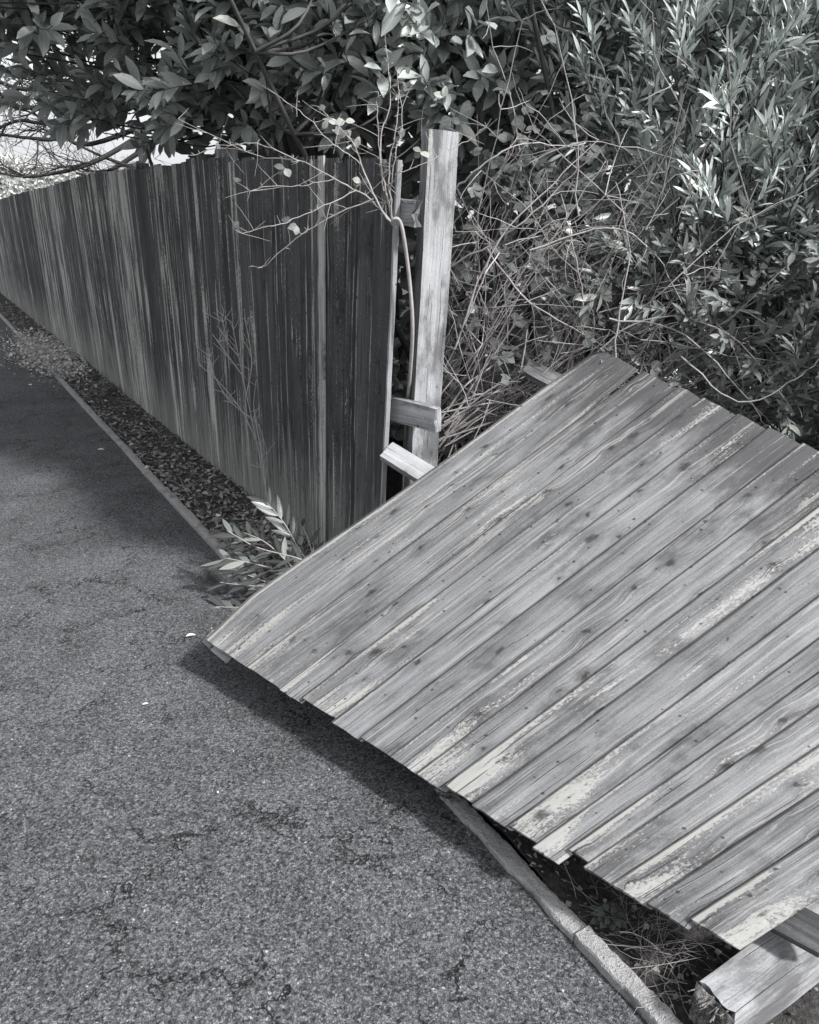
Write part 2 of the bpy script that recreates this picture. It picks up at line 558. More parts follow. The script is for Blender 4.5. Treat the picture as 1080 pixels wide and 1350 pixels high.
M['bramble'] = leaf_mat('bramble_leaf', 0.11, 0.26, 0.38, rough=0.5, spec=0.3, dark=0.45)
M['sprig'] = leaf_mat('sprig_leaf', 0.07, 0.20, 0.30, rough=0.34, spec=0.6, dark=0.5)
M['ivy'] = leaf_mat('pale_leaf', 0.55, 0.55, 0.72, rough=0.4, spec=0.4, dark=0.30, tint=(0, .02, -.02))
M['litter'] = leaf_mat('dead_leaf', 0.30, 0.34, 0.7, rough=0.8, spec=0.15, dark=0.35, tint=(0.06, 0, -0.02))
M['gravel'] = leaf_mat('pale_chips', 0.62, 0.62, 0.50, rough=0.9, spec=0.1, dark=0.4, tint=(0.02, 0, -0.03))
M['weedleaf'] = leaf_mat('weed_leaf', 0.09, 0.12, 0.2, rough=0.5, spec=0.3)
M['grass'] = leaf_mat('grass_blade', 0.10, 0.12, 0.28, rough=0.5, spec=0.3)
M['dry'] = stem_mat('dry_stem', 0.15, 0.46, (0.04, 0, -0.03))
M['cane'] = stem_mat('bramble_cane', 0.16, 0.50, (0.06, 0, 0))
M['twig'] = stem_mat('laurel_wood', 0.03, 0.10)
M['bark'] = stem_mat('bare_bark', 0.02, 0.05)
M['paletwig'] = stem_mat('pale_twigs', 0.30, 0.5)


# ------------------------------------------------------------------ geometry builders
class Leaves:
    """collects leaves; all built as small folded, curled blades"""
    def __init__(self, na=5):
        self.p, self.d, self.n, self.L, self.W, self.r, self.c = [], [], [], [], [], [], []
        self.na = na

    def add(self, p, d, n, L, W, curl=0.15, r=None):
        self.p.append(tuple(p)); self.d.append(tuple(d)); self.n.append(tuple(n))
        self.L.append(L); self.W.append(W); self.c.append(curl)
        self.r.append(random.random() if r is None else r)

    def build(self, name, mat, parent=None, wide=0.45, fold=0.22):
        N = len(self.p)
        p = np.array(self.p); d = np.array(self.d); n = np.array(self.n)
        d /= np.linalg.norm(d, axis=1, keepdims=True) + 1e-9
        n = n - (n * d).sum(1, keepdims=True) * d
        n /= np.linalg.norm(n, axis=1, keepdims=True) + 1e-9
        s = np.cross(d, n)
        L = np.array(self.L)[:, None]; W = np.array(self.W)[:, None]
        cu = np.array(self.c)[:, None]
        twist = RNG.normal(0, 0.25, (N, 1))
        na = self.na
        V = np.zeros((N, na, 3, 3))
        LV = np.zeros((N, na, 3, 3))
        for i in range(na):
            t = i / (na - 1)
            # leaf outline, widest at 'wide'
            if t < wide:
                wv = math.sin(math.pi / 2 * (t / wide)) ** 0.8 if t > 0 else 0.06
            else:
                q = (t - wide) / (1 - wide)
                wv = math.cos(math.pi / 2 * q) ** 0.85 if t < 1 else 0.03
            a = twist * t
            ss = s * np.cos(a) + n * np.sin(a)
            nn = n * np.cos(a) - s * np.sin(a)
            ctr = p + d * L * (t - 0.25 * np.abs(cu) * t * t) - n * (cu * L * t * t)
            for j, side in enumerate((-1, 0, 1)):
                V[:, i, j] = ctr + ss * (side * wv * W / 2) + nn * (abs(side) * wv * W * fold)
                LV[:, i, j] = (side, t, 0)
        base = np.arange(N)[:, None] * (na * 3)
        q = []
        for i in range(na - 1):
            for j in range(2):
                k = i * 3 + j
                q.append([k, k + 1, k + 4, k + 3])
        F = (base[:, :, None] + np.array(q)[None]).reshape(-1, 4)
        lr = np.repeat(np.array(self.r), na * 3)
        return link(name, V.reshape(-1, 3), F, mat, parent,
                    {'lr': ('FLOAT', lr), 'lv': ('FLOAT_VECTOR', LV.reshape(-1, 3))}, smooth=True)


class Tubes:
    def __init__(self, sides=5):
        self.v, self.f, self.r, self.s = [], [], [], sides
        self.box = None

    def add(self, pts, r0, r1, rnd=None):
        rnd = random.random() if rnd is None else rnd
        pts = [Vector(p) for p in pts]
        if self.box:
            for p in pts:
                p.x = max(p.x, self.box[0] + 0.03 * math.sin(p.z * 9)); p.y = max(p.y, self.box[1] - (0.16 if p.z > 1.2 else 0))
        n = len(pts)
        b = len(self.v)
        t0 = (pts[1] - pts[0]).normalized()
        u = t0.orthogonal().normalized()
        for i, p in enumerate(pts):
            t = (pts[min(i + 1, n - 1)] - pts[max(i - 1, 0)])
            if t.length < 1e-7: t = t0
            t.normalize()
            u = (u - t * u.dot(t))
            if u.length < 1e-6: u = t.orthogonal()
            u.normalize()
            w_ = t.cross(u)
            rr = r0 + (r1 - r0) * i / (n - 1)
            for k in range(self.s):
                a = 2 * math.pi * k / self.s
                q = p + (u * math.cos(a) + w_ * math.sin(a)) * rr
                self.v.append((q.x, q.y, q.z))
                self.r.append(rnd)
        for i in range(n - 1):
            for k in range(self.s):
                k2 = (k + 1) % self.s
                self.f.append((b + i * self.s + k, b + i * self.s + k2, b + (i + 1) * self.s + k2, b + (i + 1) * self.s + k))

    def build(self, name, mat, parent=None):
        return link(name, np.array(self.v), np.array(self.f), mat, parent, {'lr': ('FLOAT', self.r)}, smooth=True)


def wander(p0, d0, length, n, jit=0.15, grav=0.0, pull=None):
    """a crooked polyline"""
    p = Vector(p0); d = Vector(d0).normalized()
    out = [p.copy()]
    st = length / n
    for i in range(n):
        d = d + Vector((random.gauss(0, jit), random.gauss(0, jit), random.gauss(0, jit))) + Vector((0, 0, grav))
        if pull is not None: d = d + pull
        d.normalize()
        p = p + d * st
        out.append(p.copy())
    return out


def smooth_path(ctrl, n=5):
    """Catmull-Rom through control points"""
    c = [Vector(x) for x in ctrl]
    c = [c[0] * 2 - c[1]] + c + [c[-1] * 2 - c[-2]]
    out = []
    for i in range(1, len(c) - 2):
        for k in range(n):
            t = k / n
            a, b, d, e = c[i - 1], c[i], c[i + 1], c[i + 2]
            out.append(0.5 * ((2 * b) + (-a + d) * t + (2 * a - 5 * b + 4 * d - e) * t * t + (-a + 3 * b - 3 * d + e) * t ** 3))
    out.append(c[-2])
    return out


class Boards:
    """boards with grain attributes, appended into one mesh"""
    def __init__(self):
        self.v, self.f, self.bc, self.bf = [], [], [], []

    def slab(self, fn, width, length, nu, nv, tl, tr, hl=0.0, hr=0.0, rnd=None, pale=0.0, seed=0):
        """fn(a,b)->(point, normal); a across 0-1, b along 0-1. tl/tr thickness at a=0/1; hl/hr lift of underside"""
        rnd = random.random() * 50 if rnd is None else rnd
        b0 = len(self.v)
        for lay in (1, 0):
            for j in range(nv + 1):
                for i in range(nu + 1):
                    a, b = i / nu, j / nv
                    p, n = fn(a, b)
                    hb = hl + (hr - hl) * a
                    th = tl + (tr - tl) * a
                    z = hb + (th if lay else 0)
                    ed = 0.0
                    if lay and (i in (0, nu)): ed = -0.0012
                    q = p + n * (z + ed)
                    self.v.append((q.x, q.y, q.z))
                    self.bc.append((a * width + (0 if lay else 0.003), b * length, rnd))
                    self.bf.append((a, b, pale))
        row = nu + 1
        N = row * (nv + 1)
        for j in range(nv):
            for i in range(nu):
                k = b0 + j * row + i
                self.f.append((k, k + 1, k + row + 1, k + row))
                k += N
                self.f.append((k, k + row, k + row + 1, k + 1))
        for j in range(nv):
            k = b0 + j * row
            self.f.append((k, k + row, k + row + N, k + N))
            k += nu
            self.f.append((k, k + N, k + row + N, k + row))
        for i in range(nu):
            k = b0 + i
            self.f.append((k, k + N, k + 1 + N, k + 1))
            k = b0 + nv * row + i
            self.f.append((k, k + 1, k + 1 + N, k + N))

    def bar(self, p0, p1, up, w, h, nseg=10, jit=0.0008, pale=0.0, ragged0=0.0, ragged1=0.0, nw=4, rnd=None):
        """squared timber from p0 to p1 (centre line), width w across, height h along 'up'"""
        p0, p1 = Vector(p0), Vector(p1)
        d = (p1 - p0); L = d.length; d.normalize()
        up = Vector(up); up = (up - d * up.dot(d)).normalized()
        s = d.cross(up)
        rnd = random.random() * 50 if rnd is None else rnd
        ring = []
        for k in range(nw): ring.append((-1 + 2 * k / nw, 1))
        for k in range(nw): ring.append((1, 1 - 2 * k / nw))
        for k in range(nw): ring.append((1 - 2 * k / nw, -1))
        for k in range(nw): ring.append((-1, -1 + 2 * k / nw))
        m = len(ring)
        b0 = len(self.v)
        for i in range(nseg + 1):
            t = i / nseg
            for k, (x, y) in enumerate(ring):
                cx = 1.0 if abs(x) == 1 and abs(y) == 1 else 0.0
                sh = 1 - 0.035 * cx
                q = p0 + d * (L * t) + s * (x * sh * w / 2) + up * (y * sh * h / 2)
                nz = mnoise.noise_vector(Vector((q.x * 5 + rnd, q.y * 5, q.z * 5))) + mnoise.noise_vector(Vector((q.x * 40, q.y * 40, q.z * 40 + rnd))) * 0.25
                q = q + nz * jit * 3
                if i == 0 and ragged0: q = q + d * (ragged0 * (mnoise.noise(Vector((x * 2.1, y * 2.3, rnd))) ))
                if i == nseg and ragged1: q = q + d * (ragged1 * (mnoise.noise(Vector((x * 2.1, y * 2.3, rnd + 4)))))
                self.v.append((q.x, q.y, q.z))
                per = k / nw
                self.bc.append((per * (w + h) / 2, t * L, rnd))
                self.bf.append((0.5, t, pale))
        for i in range(nseg):
            for k in range(m):
                k2 = (k + 1) % m
                a = b0 + i * m
                self.f.append((a + k, a + m + k, a + m + k2, a + k2))
        # end caps as a fan
        for i, rg in ((0, ragged0), (nseg, ragged1)):
            a = b0 + i * m
            ctr = sum((Vector(self.v[a + k]) for k in range(m)), Vector()) / m
            ctr = ctr + d * random.uniform(-1, 1) * rg * 0.4
            ci = len(self.v)
            self.v.append(tuple(ctr)); self.bc.append((0.02, 0.013, rnd + 3)); self.bf.append((0.5, 0.5, pale))
            # separate rim for cap so its texture is end-grain like
            rim = []
            for k in range(m):
                rim.append(len(self.v))
                self.v.append(self.v[a + k])
                x, y = ring[k]
                self.bc.append((0.02 + x * w / 2, 0.013 + y * h / 2 * 0.2, rnd + 3)); self.bf.append((0.5, 0.5, pale))
            for k in range(m):
                k2 = (k + 1) % m
                self.f.append((ci, rim[k], rim[k2]) if i == 0 else (ci, rim[k2], rim[k]))

    def build(self, name, mat, parent=None):
        return link(name, self.v, self.f, mat, parent,
                    {'bc': ('FLOAT_VECTOR', self.bc), 'bf': ('FLOAT_VECTOR', self.bf)})


# ------------------------------------------------------------------ ground, path, kerb
KD = Vector((-0.525, 0.851, 0)).normalized()          # kerb direction, away from the camera
KP = Vector((0.503, 1.09, 0))                           # kerb point nearest the camera (path side)
KN = Vector((KD.y, -KD.x, 0))                          # towards the fence
FD = Vector((-0.526, 0.850, 0)).normalized()
FP = Vector((-0.145, 2.98, 0))                         # near end of the standing fence, at ground
FN = Vector((FD.y, -FD.x, 0))                          # behind the fence


def sheet(name, origin, ex, ey, x0, x1, y0, y1, nx, ny, hf, mat, label=None, kind='structure'):
    v, f = [], []
    for j in range(ny + 1):
        for i in range(nx + 1):
            x = x0 + (x1 - x0) * i / nx
            y = y0 + (y1 - y0) * j / ny
            p = origin + ex * x + ey * y
            p.z = hf(x, y, p)
            v.append(p)
    for j in range(ny):
        for i in range(nx):
            k = j * (nx + 1) + i
            f.append((k, k + 1, k + nx + 2, k + nx + 1))
    o = link(name, v, f, mat, smooth=True)
    # make sure normals face up
    if o.data.polygons[0].normal.z < 0:
        o.data.flip_normals()
    tag(o, kind=kind)
    return o


g0 = sheet('ground', Vector((0, 0, 0)), Vector((1, 0, 0)), Vector((0, 1, 0)), -500, 500, -500, 500, 4, 4, lambda x, y, p: -0.09, M['ground'])
path = sheet('path', KP, KD, -KN, -4, 34, 0.0, 3.2, 200, 24,
             lambda x, y, p: 0.006 * mnoise.noise(Vector((x * 0.7, y * 0.9, 0))) - 0.004 - (0.004 * max(0, 1 - y / 0.05) if y < 0.05 else 0), M['asphalt'])


def verge_h(x, y, p):
    h = 0.012 + 0.03 * mnoise.noise(Vector((p.x * 3, p.y * 3, 0))) + 0.014 * mnoise.noise(Vector((p.x * 13, p.y * 13, 5)))
    if x < 1.7 and y > 0.02: h -= 0.045 * min(1, (y - 0.02) / 0.1) * min(1, (1.7 - x))
    return h


verge = sheet('verge', KP + KN * 0.051, KD, KN, -3.0, 26, 0.0, 0.62, 700, 24, verge_h, M['verge'])
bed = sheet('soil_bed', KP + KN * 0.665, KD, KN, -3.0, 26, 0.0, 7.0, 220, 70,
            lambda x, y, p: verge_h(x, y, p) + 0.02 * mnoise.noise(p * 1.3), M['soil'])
# match the dark soil near the camera

# kerb: edging lengths butted with small gaps
kv, kf = [], []


def kerb_len(s0, s1, dz, dn, worn):
    n = max(6, int((s1 - s0) / (0.008 if s0 < 2.5 else 0.02)))
    b = len(kv)
    for i in range(n + 1):
        s_ = s0 + (s1 - s0) * i / n
        for (y, z) in ((0.0, -0.12), (0.0, 0.012), (0.003, 0.0165), (0.016, 0.018), (0.034, 0.018), (0.045, 0.0165), (0.048, 0.012), (0.048, -0.12)):
            c = mnoise.noise(Vector((s_ * 14, y * 40, z * 50 + s0))) * 0.5 + mnoise.noise(Vector((s_ * 45, y * 90, z * 90))) * 0.4 + mnoise.noise(Vector((s_ * 120, y * 200, 9))) * 0.25
            ww = worn * max(0, mnoise.noise(Vector((s_ * 5.5, 3.1, s0)))) if z > 0 else 0
            p = KP + KD * s_ + KN * (y + dn + 0.008 * c + (ww * 0.03 if y < 0.02 else 0))
            p.z = z + dz + (0.005 * c if z > 0 else 0) - ww * (0.026 if y < 0.02 else 0.010)
            kv.append(p)
    for i in range(n):
        for k in range(7):
            a = b + i * 8 + k
            kf.append((a, a + 1, a + 9, a + 8))
    kf.append(tuple(b + k for k in range(7, -1, -1)))
    kf.append(tuple(b + n * 8 + k for k in range(8)))


SJ = (atz(755, 1232, 0.02) - KP).dot(KD)
edges = [SJ - 0.914 * k for k in range(3, 0, -1)] + [SJ + 0.914 * k for k in range(0, 34)]
for i in range(len(edges) - 1):
    s_mid = (edges[i] + edges[i + 1]) / 2
    r = random.Random(i)
    kerb_len(edges[i] + 0.002, edges[i + 1] - 0.002, r.uniform(-0.005, 0.004), r.uniform(-0.003, 0.003), 0.9 if 0.15 < s_mid < 1.9 else 0.3)
kerb = link('kerb', kv, kf, M['concrete'], smooth=False)
tag(kerb, kind='structure')

# ------------------------------------------------------------------ standing fence
fence = empty('wooden_fence', FP)
tag(fence, 'long dark close-board wooden fence with pale streaks running beside the path', 'fence')


def fence_top(s_):
    ks = [(0, 1.755), (1.8, 1.86), (4.8, 1.915), (10.6, 1.86), (17.3, 1.80), (30, 1.78)]
    for (a, za), (b, zb) in zip(ks, ks[1:]):
        if s_ <= b: return za + (zb - za) * (s_ - a) / (b - a)
    return 1.78


def fence_lean(s_):
    return max(0.0, 1 - s_ / 3.6)


def fence_pt(s_, z, off):
    """off: distance towards the path (positive = path side)"""
    le = fence_lean(s_)
    t = z / 1.78
    wave = 0.018 * math.sin(s_ * 1.3 + 0.5) * t
    return FP + FD * (s_ - 0.21 * le * t) - FN * (off + wave) + Vector((0, 0, z))


PL = 1.83
NP = 10
r_f = random.Random(4)
bw = 0.10
for k in range(NP):
    s0 = k * PL
    pan = empty('fence_panel', FP + FD * s0)
    pan.parent = fence
    pan.location = FD * s0
    B = Boards()
    n = 18
    e = PL / n
    for i in range(n):
        sa = s0 + i * e
        top_j = r_f.gauss(0, 0.007)
        zt = fence_top(sa + e / 2) + top_j
        z0 = 0.012 + r_f.uniform(0, 0.015)
        ov = 0.014
        rnd = r_f.random() * 50
        pale = r_f.gauss(0, 0.05)
        pale += (0.04, 0.02, 0.08, 0.10, 0.06, 0.03, 0.10, 0.14, 0.12, 0.12)[k] - 0.02 + 0.24 * mnoise.noise(Vector((sa * 1.7, 3.3, 0)))
        if k == 6 and i < 3: pale -= 0.3
        loff = r_f.gauss(0, 0.0015)
        wsh = r_f.uniform(-0.004, 0.003)

        def fn(a, b, sa=sa, zt=zt, z0=z0, loff=loff, wsh=wsh, ov=ov):
            x = sa - ov + a * (e + ov + wsh) + 0.0015 * mnoise.noise(Vector((sa * 9, b * 5, 0)))
            z = z0 + (zt - z0) * b
            if b == 1: z += 0.004 * mnoise.noise(Vector((x * 40, 0, 3)))
            return fence_pt(x, z, loff + 0.0025 * mnoise.noise(Vector((sa * 3, b * 3, 1)))), -FN
        B.slab(fn, bw, zt - z0, 3, 14, 0.004, 0.013, 0.0, 0.0055, rnd, pale)
    if k == 0:
        def fb(a, b):
            x = 0.470 + a * 0.047 + 0.002 * mnoise.noise(Vector((b * 4, 1, 0)))
            return fence_pt(x, 0.02 + (fence_top(0.5) - 0.01) * b, 0.0165), -FN
        Bt = Boards()
        Bt.slab(fb, 0.047, 1.75, 3, 14, 0.009, 0.009, 0, 0, 17.0, 0.33)
        bt_ = Bt.build('cover_strip', M['standing'], pan)
        bt_['label'] = 'narrow bleached strip running the full height of the dark fence'
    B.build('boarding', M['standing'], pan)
    for zr in (0.30, 0.95, 1.52):
        R = Boards()
        R.bar(fence_pt(s0 + 0.03, zr, -0.022), fence_pt(s0 + PL - 0.03, zr, -0.022), (0, 0, 1), 0.038, 0.085, 6)
        R.build('rail', M['rail_dark'], pan)
    if k > 0:
        R = Boards()
        up = 0.045 if k > 1 else 0.05
        ph = fence_top(s0) + up
        R.bar(fence_pt(s0, -0.05, -0.095), fence_pt(s0 + 0.02, ph, -0.095), -FN, 0.095, 0.095, 12)
        R.build('post', M['post'], fence)
# added pale strip, painting in the sunlit edge of the last board
R = Boards()
R.bar(fence_pt(-0.022, 0.015, 0.004), fence_pt(-0.022, fence_top(0) - 0.004, 0.004), -FN, 0.012, 0.018, 14, jit=0.0014)
eb = R.build('lit_edge_strip', M['rail_pale'], fence)
eb['label'] = 'thin added pale strip painting the sunlit edge of the end board'
# broken rail stub at the free end
R = Boards()
R.bar(fence_pt(0.09, 1.60, -0.022), fence_pt(-0.095, 1.585, -0.03), (0, 0, 1), 0.04, 0.085, 8, jit=0.002, ragged1=0.05)
sb = R.build('broken_rail', M['rail'], fence)
sb['label'] = 'short splintered rail stub sticking out of the fence end'

# ------------------------------------------------------------------ leaning end post
pb = Vector((0.015, 2.97, 0))
post = empty('fence_post', pb)
tag(post, 'pale upright squared fence post standing alone beyond the dark fence end', 'fence post')
ptop = at(581, 174, 2.95)
pz = ptop - pb
fdir = Vector((math.sin(math.radians(-14)), math.cos(math.radians(-14)), 0))
R = Boards()
R.bar(pb - pz * 0.08, ptop, -fdir, 0.112, 0.105, 26, jit=0.0012, rnd=11.3)
R.build('shaft', M['post'], post)
R = Boards()
ra, rb = at(508, 536, 2.99), at(577, 554, 2.80)
R.bar(ra, rb, (0, 0, 1), 0.036, 0.098, 10, jit=0.0016, ragged0=0.02, ragged1=0.012)
o = R.build('rail', M['rail_stain'], post)
o['label'] = 'short stained horizontal rail nailed across the post'

# ------------------------------------------------------------------ fallen panel
PA = atz(266, 838, 0.145)
PD = atz(970, 1257, 0.160)
PB = at(790, 465, 3.0)
PC = at(1588, 837, 1.70)
fp = empty('fallen_fence_panel', (PA.x, PA.y, 0))
tag(fp, 'large collapsed fence panel of silver-grey boards lying tilted over the kerb and brambles', 'fence panel')


def patch(u, v):
    p = (PA * (1 - u) + PD * u) * (1 - v) + (PB * (1 - u) + PC * u) * v
    # a gentle sag and wave
    p = p + Vector((0, 0, -0.030 * math.sin(math.pi * u) * (1 - v) + 0.010 * math.sin(math.pi * v) * math.sin(5 * u)))
    return p


def patch_n(u, v):
    e_ = 0.01
    du = patch(min(u + e_, 1), v) - patch(max(u - e_, 0), v)
    dv = patch(u, min(v + e_, 1)) - patch(u, max(v - e_, 0))
    n_ = du.cross(dv)
    if n_.z < 0: n_ = -n_
    return n_.normalized()


ends = [282, 330, 375, 398, 443, 478, 520, 555, 588, 628, 675, 715, 743, 772, 812, 857, 905, 970]
us = [0.0]
Wp = (PD - PA).length
# board joints measured along the lower edge
for x in ends[1:-1]:
    lo, hi = 0.0, 1.0
    for _ in range(30):
        m_ = (lo + hi) / 2
        q = patch(m_, 0)
        dd = q.y * CP - (q.z - CAMH) * SP
        if 540 + 1000 * q.x / dd < x: lo = m_
        else: hi = m_
    us.append(lo)
us.append(1.0)
nb = len(us) - 1
step = {3: -0.012, 7: 0.012, 8: -0.008, 11: 0.018, 12: -0.03, 13: -0.004, 16: -0.022, 15: 0.006}
r_p = random.Random(21)
B = Boards()
loose = None
for i in range(nb):
    u0, u1 = us[i], us[i + 1]
    ov = 0.010 / Wp if i < nb - 1 else 0
    e0 = -0.004 + step.get(i, 0) * -0.5 + r_p.gauss(0, 0.002)
    e1 = 1.0 + r_p.gauss(0, 0.0015)
    rnd = r_p.random() * 50
    pale = r_p.gauss(0.0, 0.05)
    if i in (0,): pale = 0.07
    lift = max(0, r_p.gauss(0, 0.002))
    # even spread of boards at the far edge, the joints drift
    fu0 = i / nb * 1.0
    fu1 = (i + 1) / nb
    wig = r_p.random() * 10

    def fn(a, b, u0=u0, u1=u1, ov=ov, e0=e0, e1=e1, i=i, wig=wig, fu0=fu0, fu1=fu1):
        k_ = 0.45 * b
        ua = u0 * (1 - k_) + fu0 * k_
        ub = u1 * (1 - k_) + fu1 * k_
        u = ua + (ub + ov - ua) * a
        v = e0 + (e1 - e0) * b
        if i == 0:      # broken outer corner and a slightly wandering outer edge
            cut = max(0.0, 0.13 - b) / 0.13
            u += (1 - a) * (0.024 * cut - 0.003 * math.sin(b * 9))
        if i == 0 and b > 0.66: u -= a * 0.020 * (b - 0.66) / 0.34
        wv = 0.0016 * mnoise.noise(Vector((wig + b * 4, i * 3.3, 0)))
        if b < 0.02 or b > 0.98:
            v += 0.0022 * mnoise.noise(Vector((a * 6, i * 2.2, b)))
        p = patch(u + wv * 0.4, v)
        n_ = patch_n(min(max(u, 0.02), 0.98), min(max(v, 0.02), 0.98))
        return p + n_ * (wv * 1.2 + 0.002 * math.cos((a - .5) * 3)), n_
    bwid = (u1 - u0) * Wp
    B.slab(fn, bwid, 1.85, 4, 40, 0.013, 0.0045, 0.0055 + lift, 0.0, rnd, pale)
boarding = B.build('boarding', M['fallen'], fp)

# rails under the boards
def rail(name, u_a, v_a, u_b, v_b, width, thick, mat, rag0=0.0, rag1=0.0, drop=0.0, label=None, start=None):
    p0 = patch(u_a, v_a); p1 = patch(u_b, v_b)
    if u_b > 1: p0 = p1 + (patch(1, v_b) - patch(0.6, v_b)).normalized() * -0.6
    nn = patch_n(0.4, v_a)
    if start is not None:
        p0 = start
        p1 = p1 - nn * 0.20
    R = Boards()
    off = nn * -(thick / 2 + 0.003 + drop)
    R.bar(p0 + off, p1 + off, nn, width, thick, 16, jit=0.0012, ragged0=rag0, ragged1=rag1)
    o = R.build(name, mat, fp)
    if label: o['label'] = label
    return o


rail('rail', -0.185, 0.585, 0.35, 0.585, 0.085, 0.036, M['rail_pale'], 0.004, 0.0, start=at(507, 590, 2.85), label='bleached rail end jutting out past the panel edge beside the fence end')
rail('rail', -0.085, 0.895, 0.9, 0.90, 0.075, 0.034, M['rail'], 0.06, 0.0, label='splintered rail end poking out near the raised corner')
rail('rail', 0.70, 0.100, 1.034, 0.098, 0.074, 0.036, M['rail_dark'], 0.0, 0.008, drop=0.014, label='dark rail end block under the low corner')

R = Boards()
na_ = patch_n(.03, .03)
R.bar(patch(0.008, 0.006) - na_ * 0.008, patch(0.032, 0.004) - na_ * 0.008, na_, 0.06, 0.010, 4, ragged0=0.004)
R.bar(patch(0.036, 0.004) - na_ * 0.020, patch(0.085, 0.000) - na_ * 0.020, na_, 0.06, 0.016, 4, ragged0=0.006)
R.build('batten', M['rail_pale'], fp)

# ------------------------------------------------------------------ broken squared post lying on the ground
l0 = (atz(915, 1306, 0.105) + atz(972, 1332, 0.105)) / 2
dirl = (atz(1080, 1252.6, 0.105) - atz(972, 1332, 0.105)).normalized()
l0 = l0 - Vector((0, 0, 0.048))
lp = empty('broken_post', (l0.x, l0.y, 0))
tag(lp, 'pale squared timber post lying on the ground with a rotten splintered end', 'fence post')
R = Boards()
R.bar(l0 + dirl * 0.012, l0 + dirl * 1.75 + Vector((0, 0, 0.02)), (0, 0, 1), 0.096, 0.096, 70, jit=0.0012, nw=8, ragged0=0.03, rnd=31.7)
R.build('shaft', M['post'], lp)
# splintered fibres of the rotten end
vv, ff, bcl, bfl = [], [], [], []
r_s = random.Random(9)
side = dirl.cross(Vector((0, 0, 1))).normalized()
R = Boards()
gn = 26
lc = l0 + dirl * 0.004
for j in range(gn + 1):
    for i in range(gn + 1):
        x = (i / gn - 0.5) * 2; y = (j / gn - 0.5) * 2
        p = lc + side * (x * 0.0475) + Vector((0, 0, y * 0.0475))
        rim = min(1.0, (1 - max(abs(x), abs(y))) * 4)
        q = Vector((x * 2.2, y * 2.2, 7.7))
        hgt = 0.5 + 0.9 * mnoise.noise(q) + 0.5 * mnoise.noise(q * 3.1) + 0.35 * mnoise.noise(q * 8)
        p -= dirl * (rim * 0.026 * hgt + 0.004)
        R.v.append(tuple(p)); R.bc.append((x * .05, y * .05 + hgt * .02, 3.3)); R.bf.append((.5, .5, 0))
for j in range(gn):
    for i in range(gn):
        k = j * (gn + 1) + i
        R.f.append((k, k + 1, k + gn + 2, k + gn + 1))
for k in range(40):
    a = r_s.uniform(-0.045, 0.045); h = r_s.choice((r_s.uniform(.02, .046), r_s.uniform(-.046, .046)))
    c0 = l0 + side * a + Vector((0, 0, h)) + dirl * 0.01
    c1 = c0 - dirl * r_s.uniform(.015, .045) + side * r_s.gauss(0, 0.006) + Vector((0, 0, r_s.gauss(0, 0.005)))
    R.bar(c0, c1, (0, 0, 1), r_s.uniform(.001, .004), .0015, 2, jit=0.001, nw=1, rnd=r_s.random() * 40)
rr = R.build('rotten_end', M['rot'], lp)
rr.data.polygons.foreach_set('use_smooth', [True] * len(rr.data.polygons))
rr['label'] = 'crumbling splintered end with pinkish heartwood'

# ------------------------------------------------------------------ laurel
def shoot(lv, tb, p, d, length, nleaf, Lm, Wm, droop=-0.02, ang=0.95, up=Vector((0, 0, 1)), r0=0.004, curl=(0.02, 0.3), tipcluster=3, rr=None, jit=0.08):
    pts = wander(p, d, length, 6, jit, droop)
    if tb is not None: tb.add(pts, r0, r0 * 0.35)
    phase = random.random() * 6.28
    for i in range(nleaf):
        t = 0.15 + 0.85 * (i + random.random() * 0.4) / nleaf
        x = t * 6
        k = min(int(x), 5)
        q = pts[k].lerp(pts[k + 1], x - k)
        ax = (pts[k + 1] - pts[k]).normalized()
        o1 = ax.orthogonal().normalized(); o2 = ax.cross(o1)
        a_ = phase + i * 2.4
        rad = o1 * math.cos(a_) + o2 * math.sin(a_)
        an = ang * (1.0 - 0.45 * t) * random.uniform(0.75, 1.25)
        dd = ax * math.cos(an) + rad * math.sin(an)
        dd.z -= 0.08
        nn = up * 0.9 + ax * 0.5 * (1 if an > 0.4 else .3) - rad * 0.2 + Vector((random.gauss(0, .3), random.gauss(0, .3), random.gauss(0, .2)))
        s_ = random.uniform(0.65, 1.15) * (1 - 0.25 * (t > 0.9))
        lv.add(q, dd, nn, Lm * s_, Wm * s_ * random.uniform(0.85, 1.15), random.uniform(*curl), rr)
    return pts


def ell_pt(c, r, lo=0.55, hi=1.0):
    while True:
        x = Vector((random.uniform(-1, 1), random.uniform(-1, 1), random.uniform(-1, 1)))
        if lo <= x.length <= hi: break
    return Vector((c[0] + x.x * r[0], c[1] + x.y * r[1], c[2] + x.z * r[2])), x.normalized()


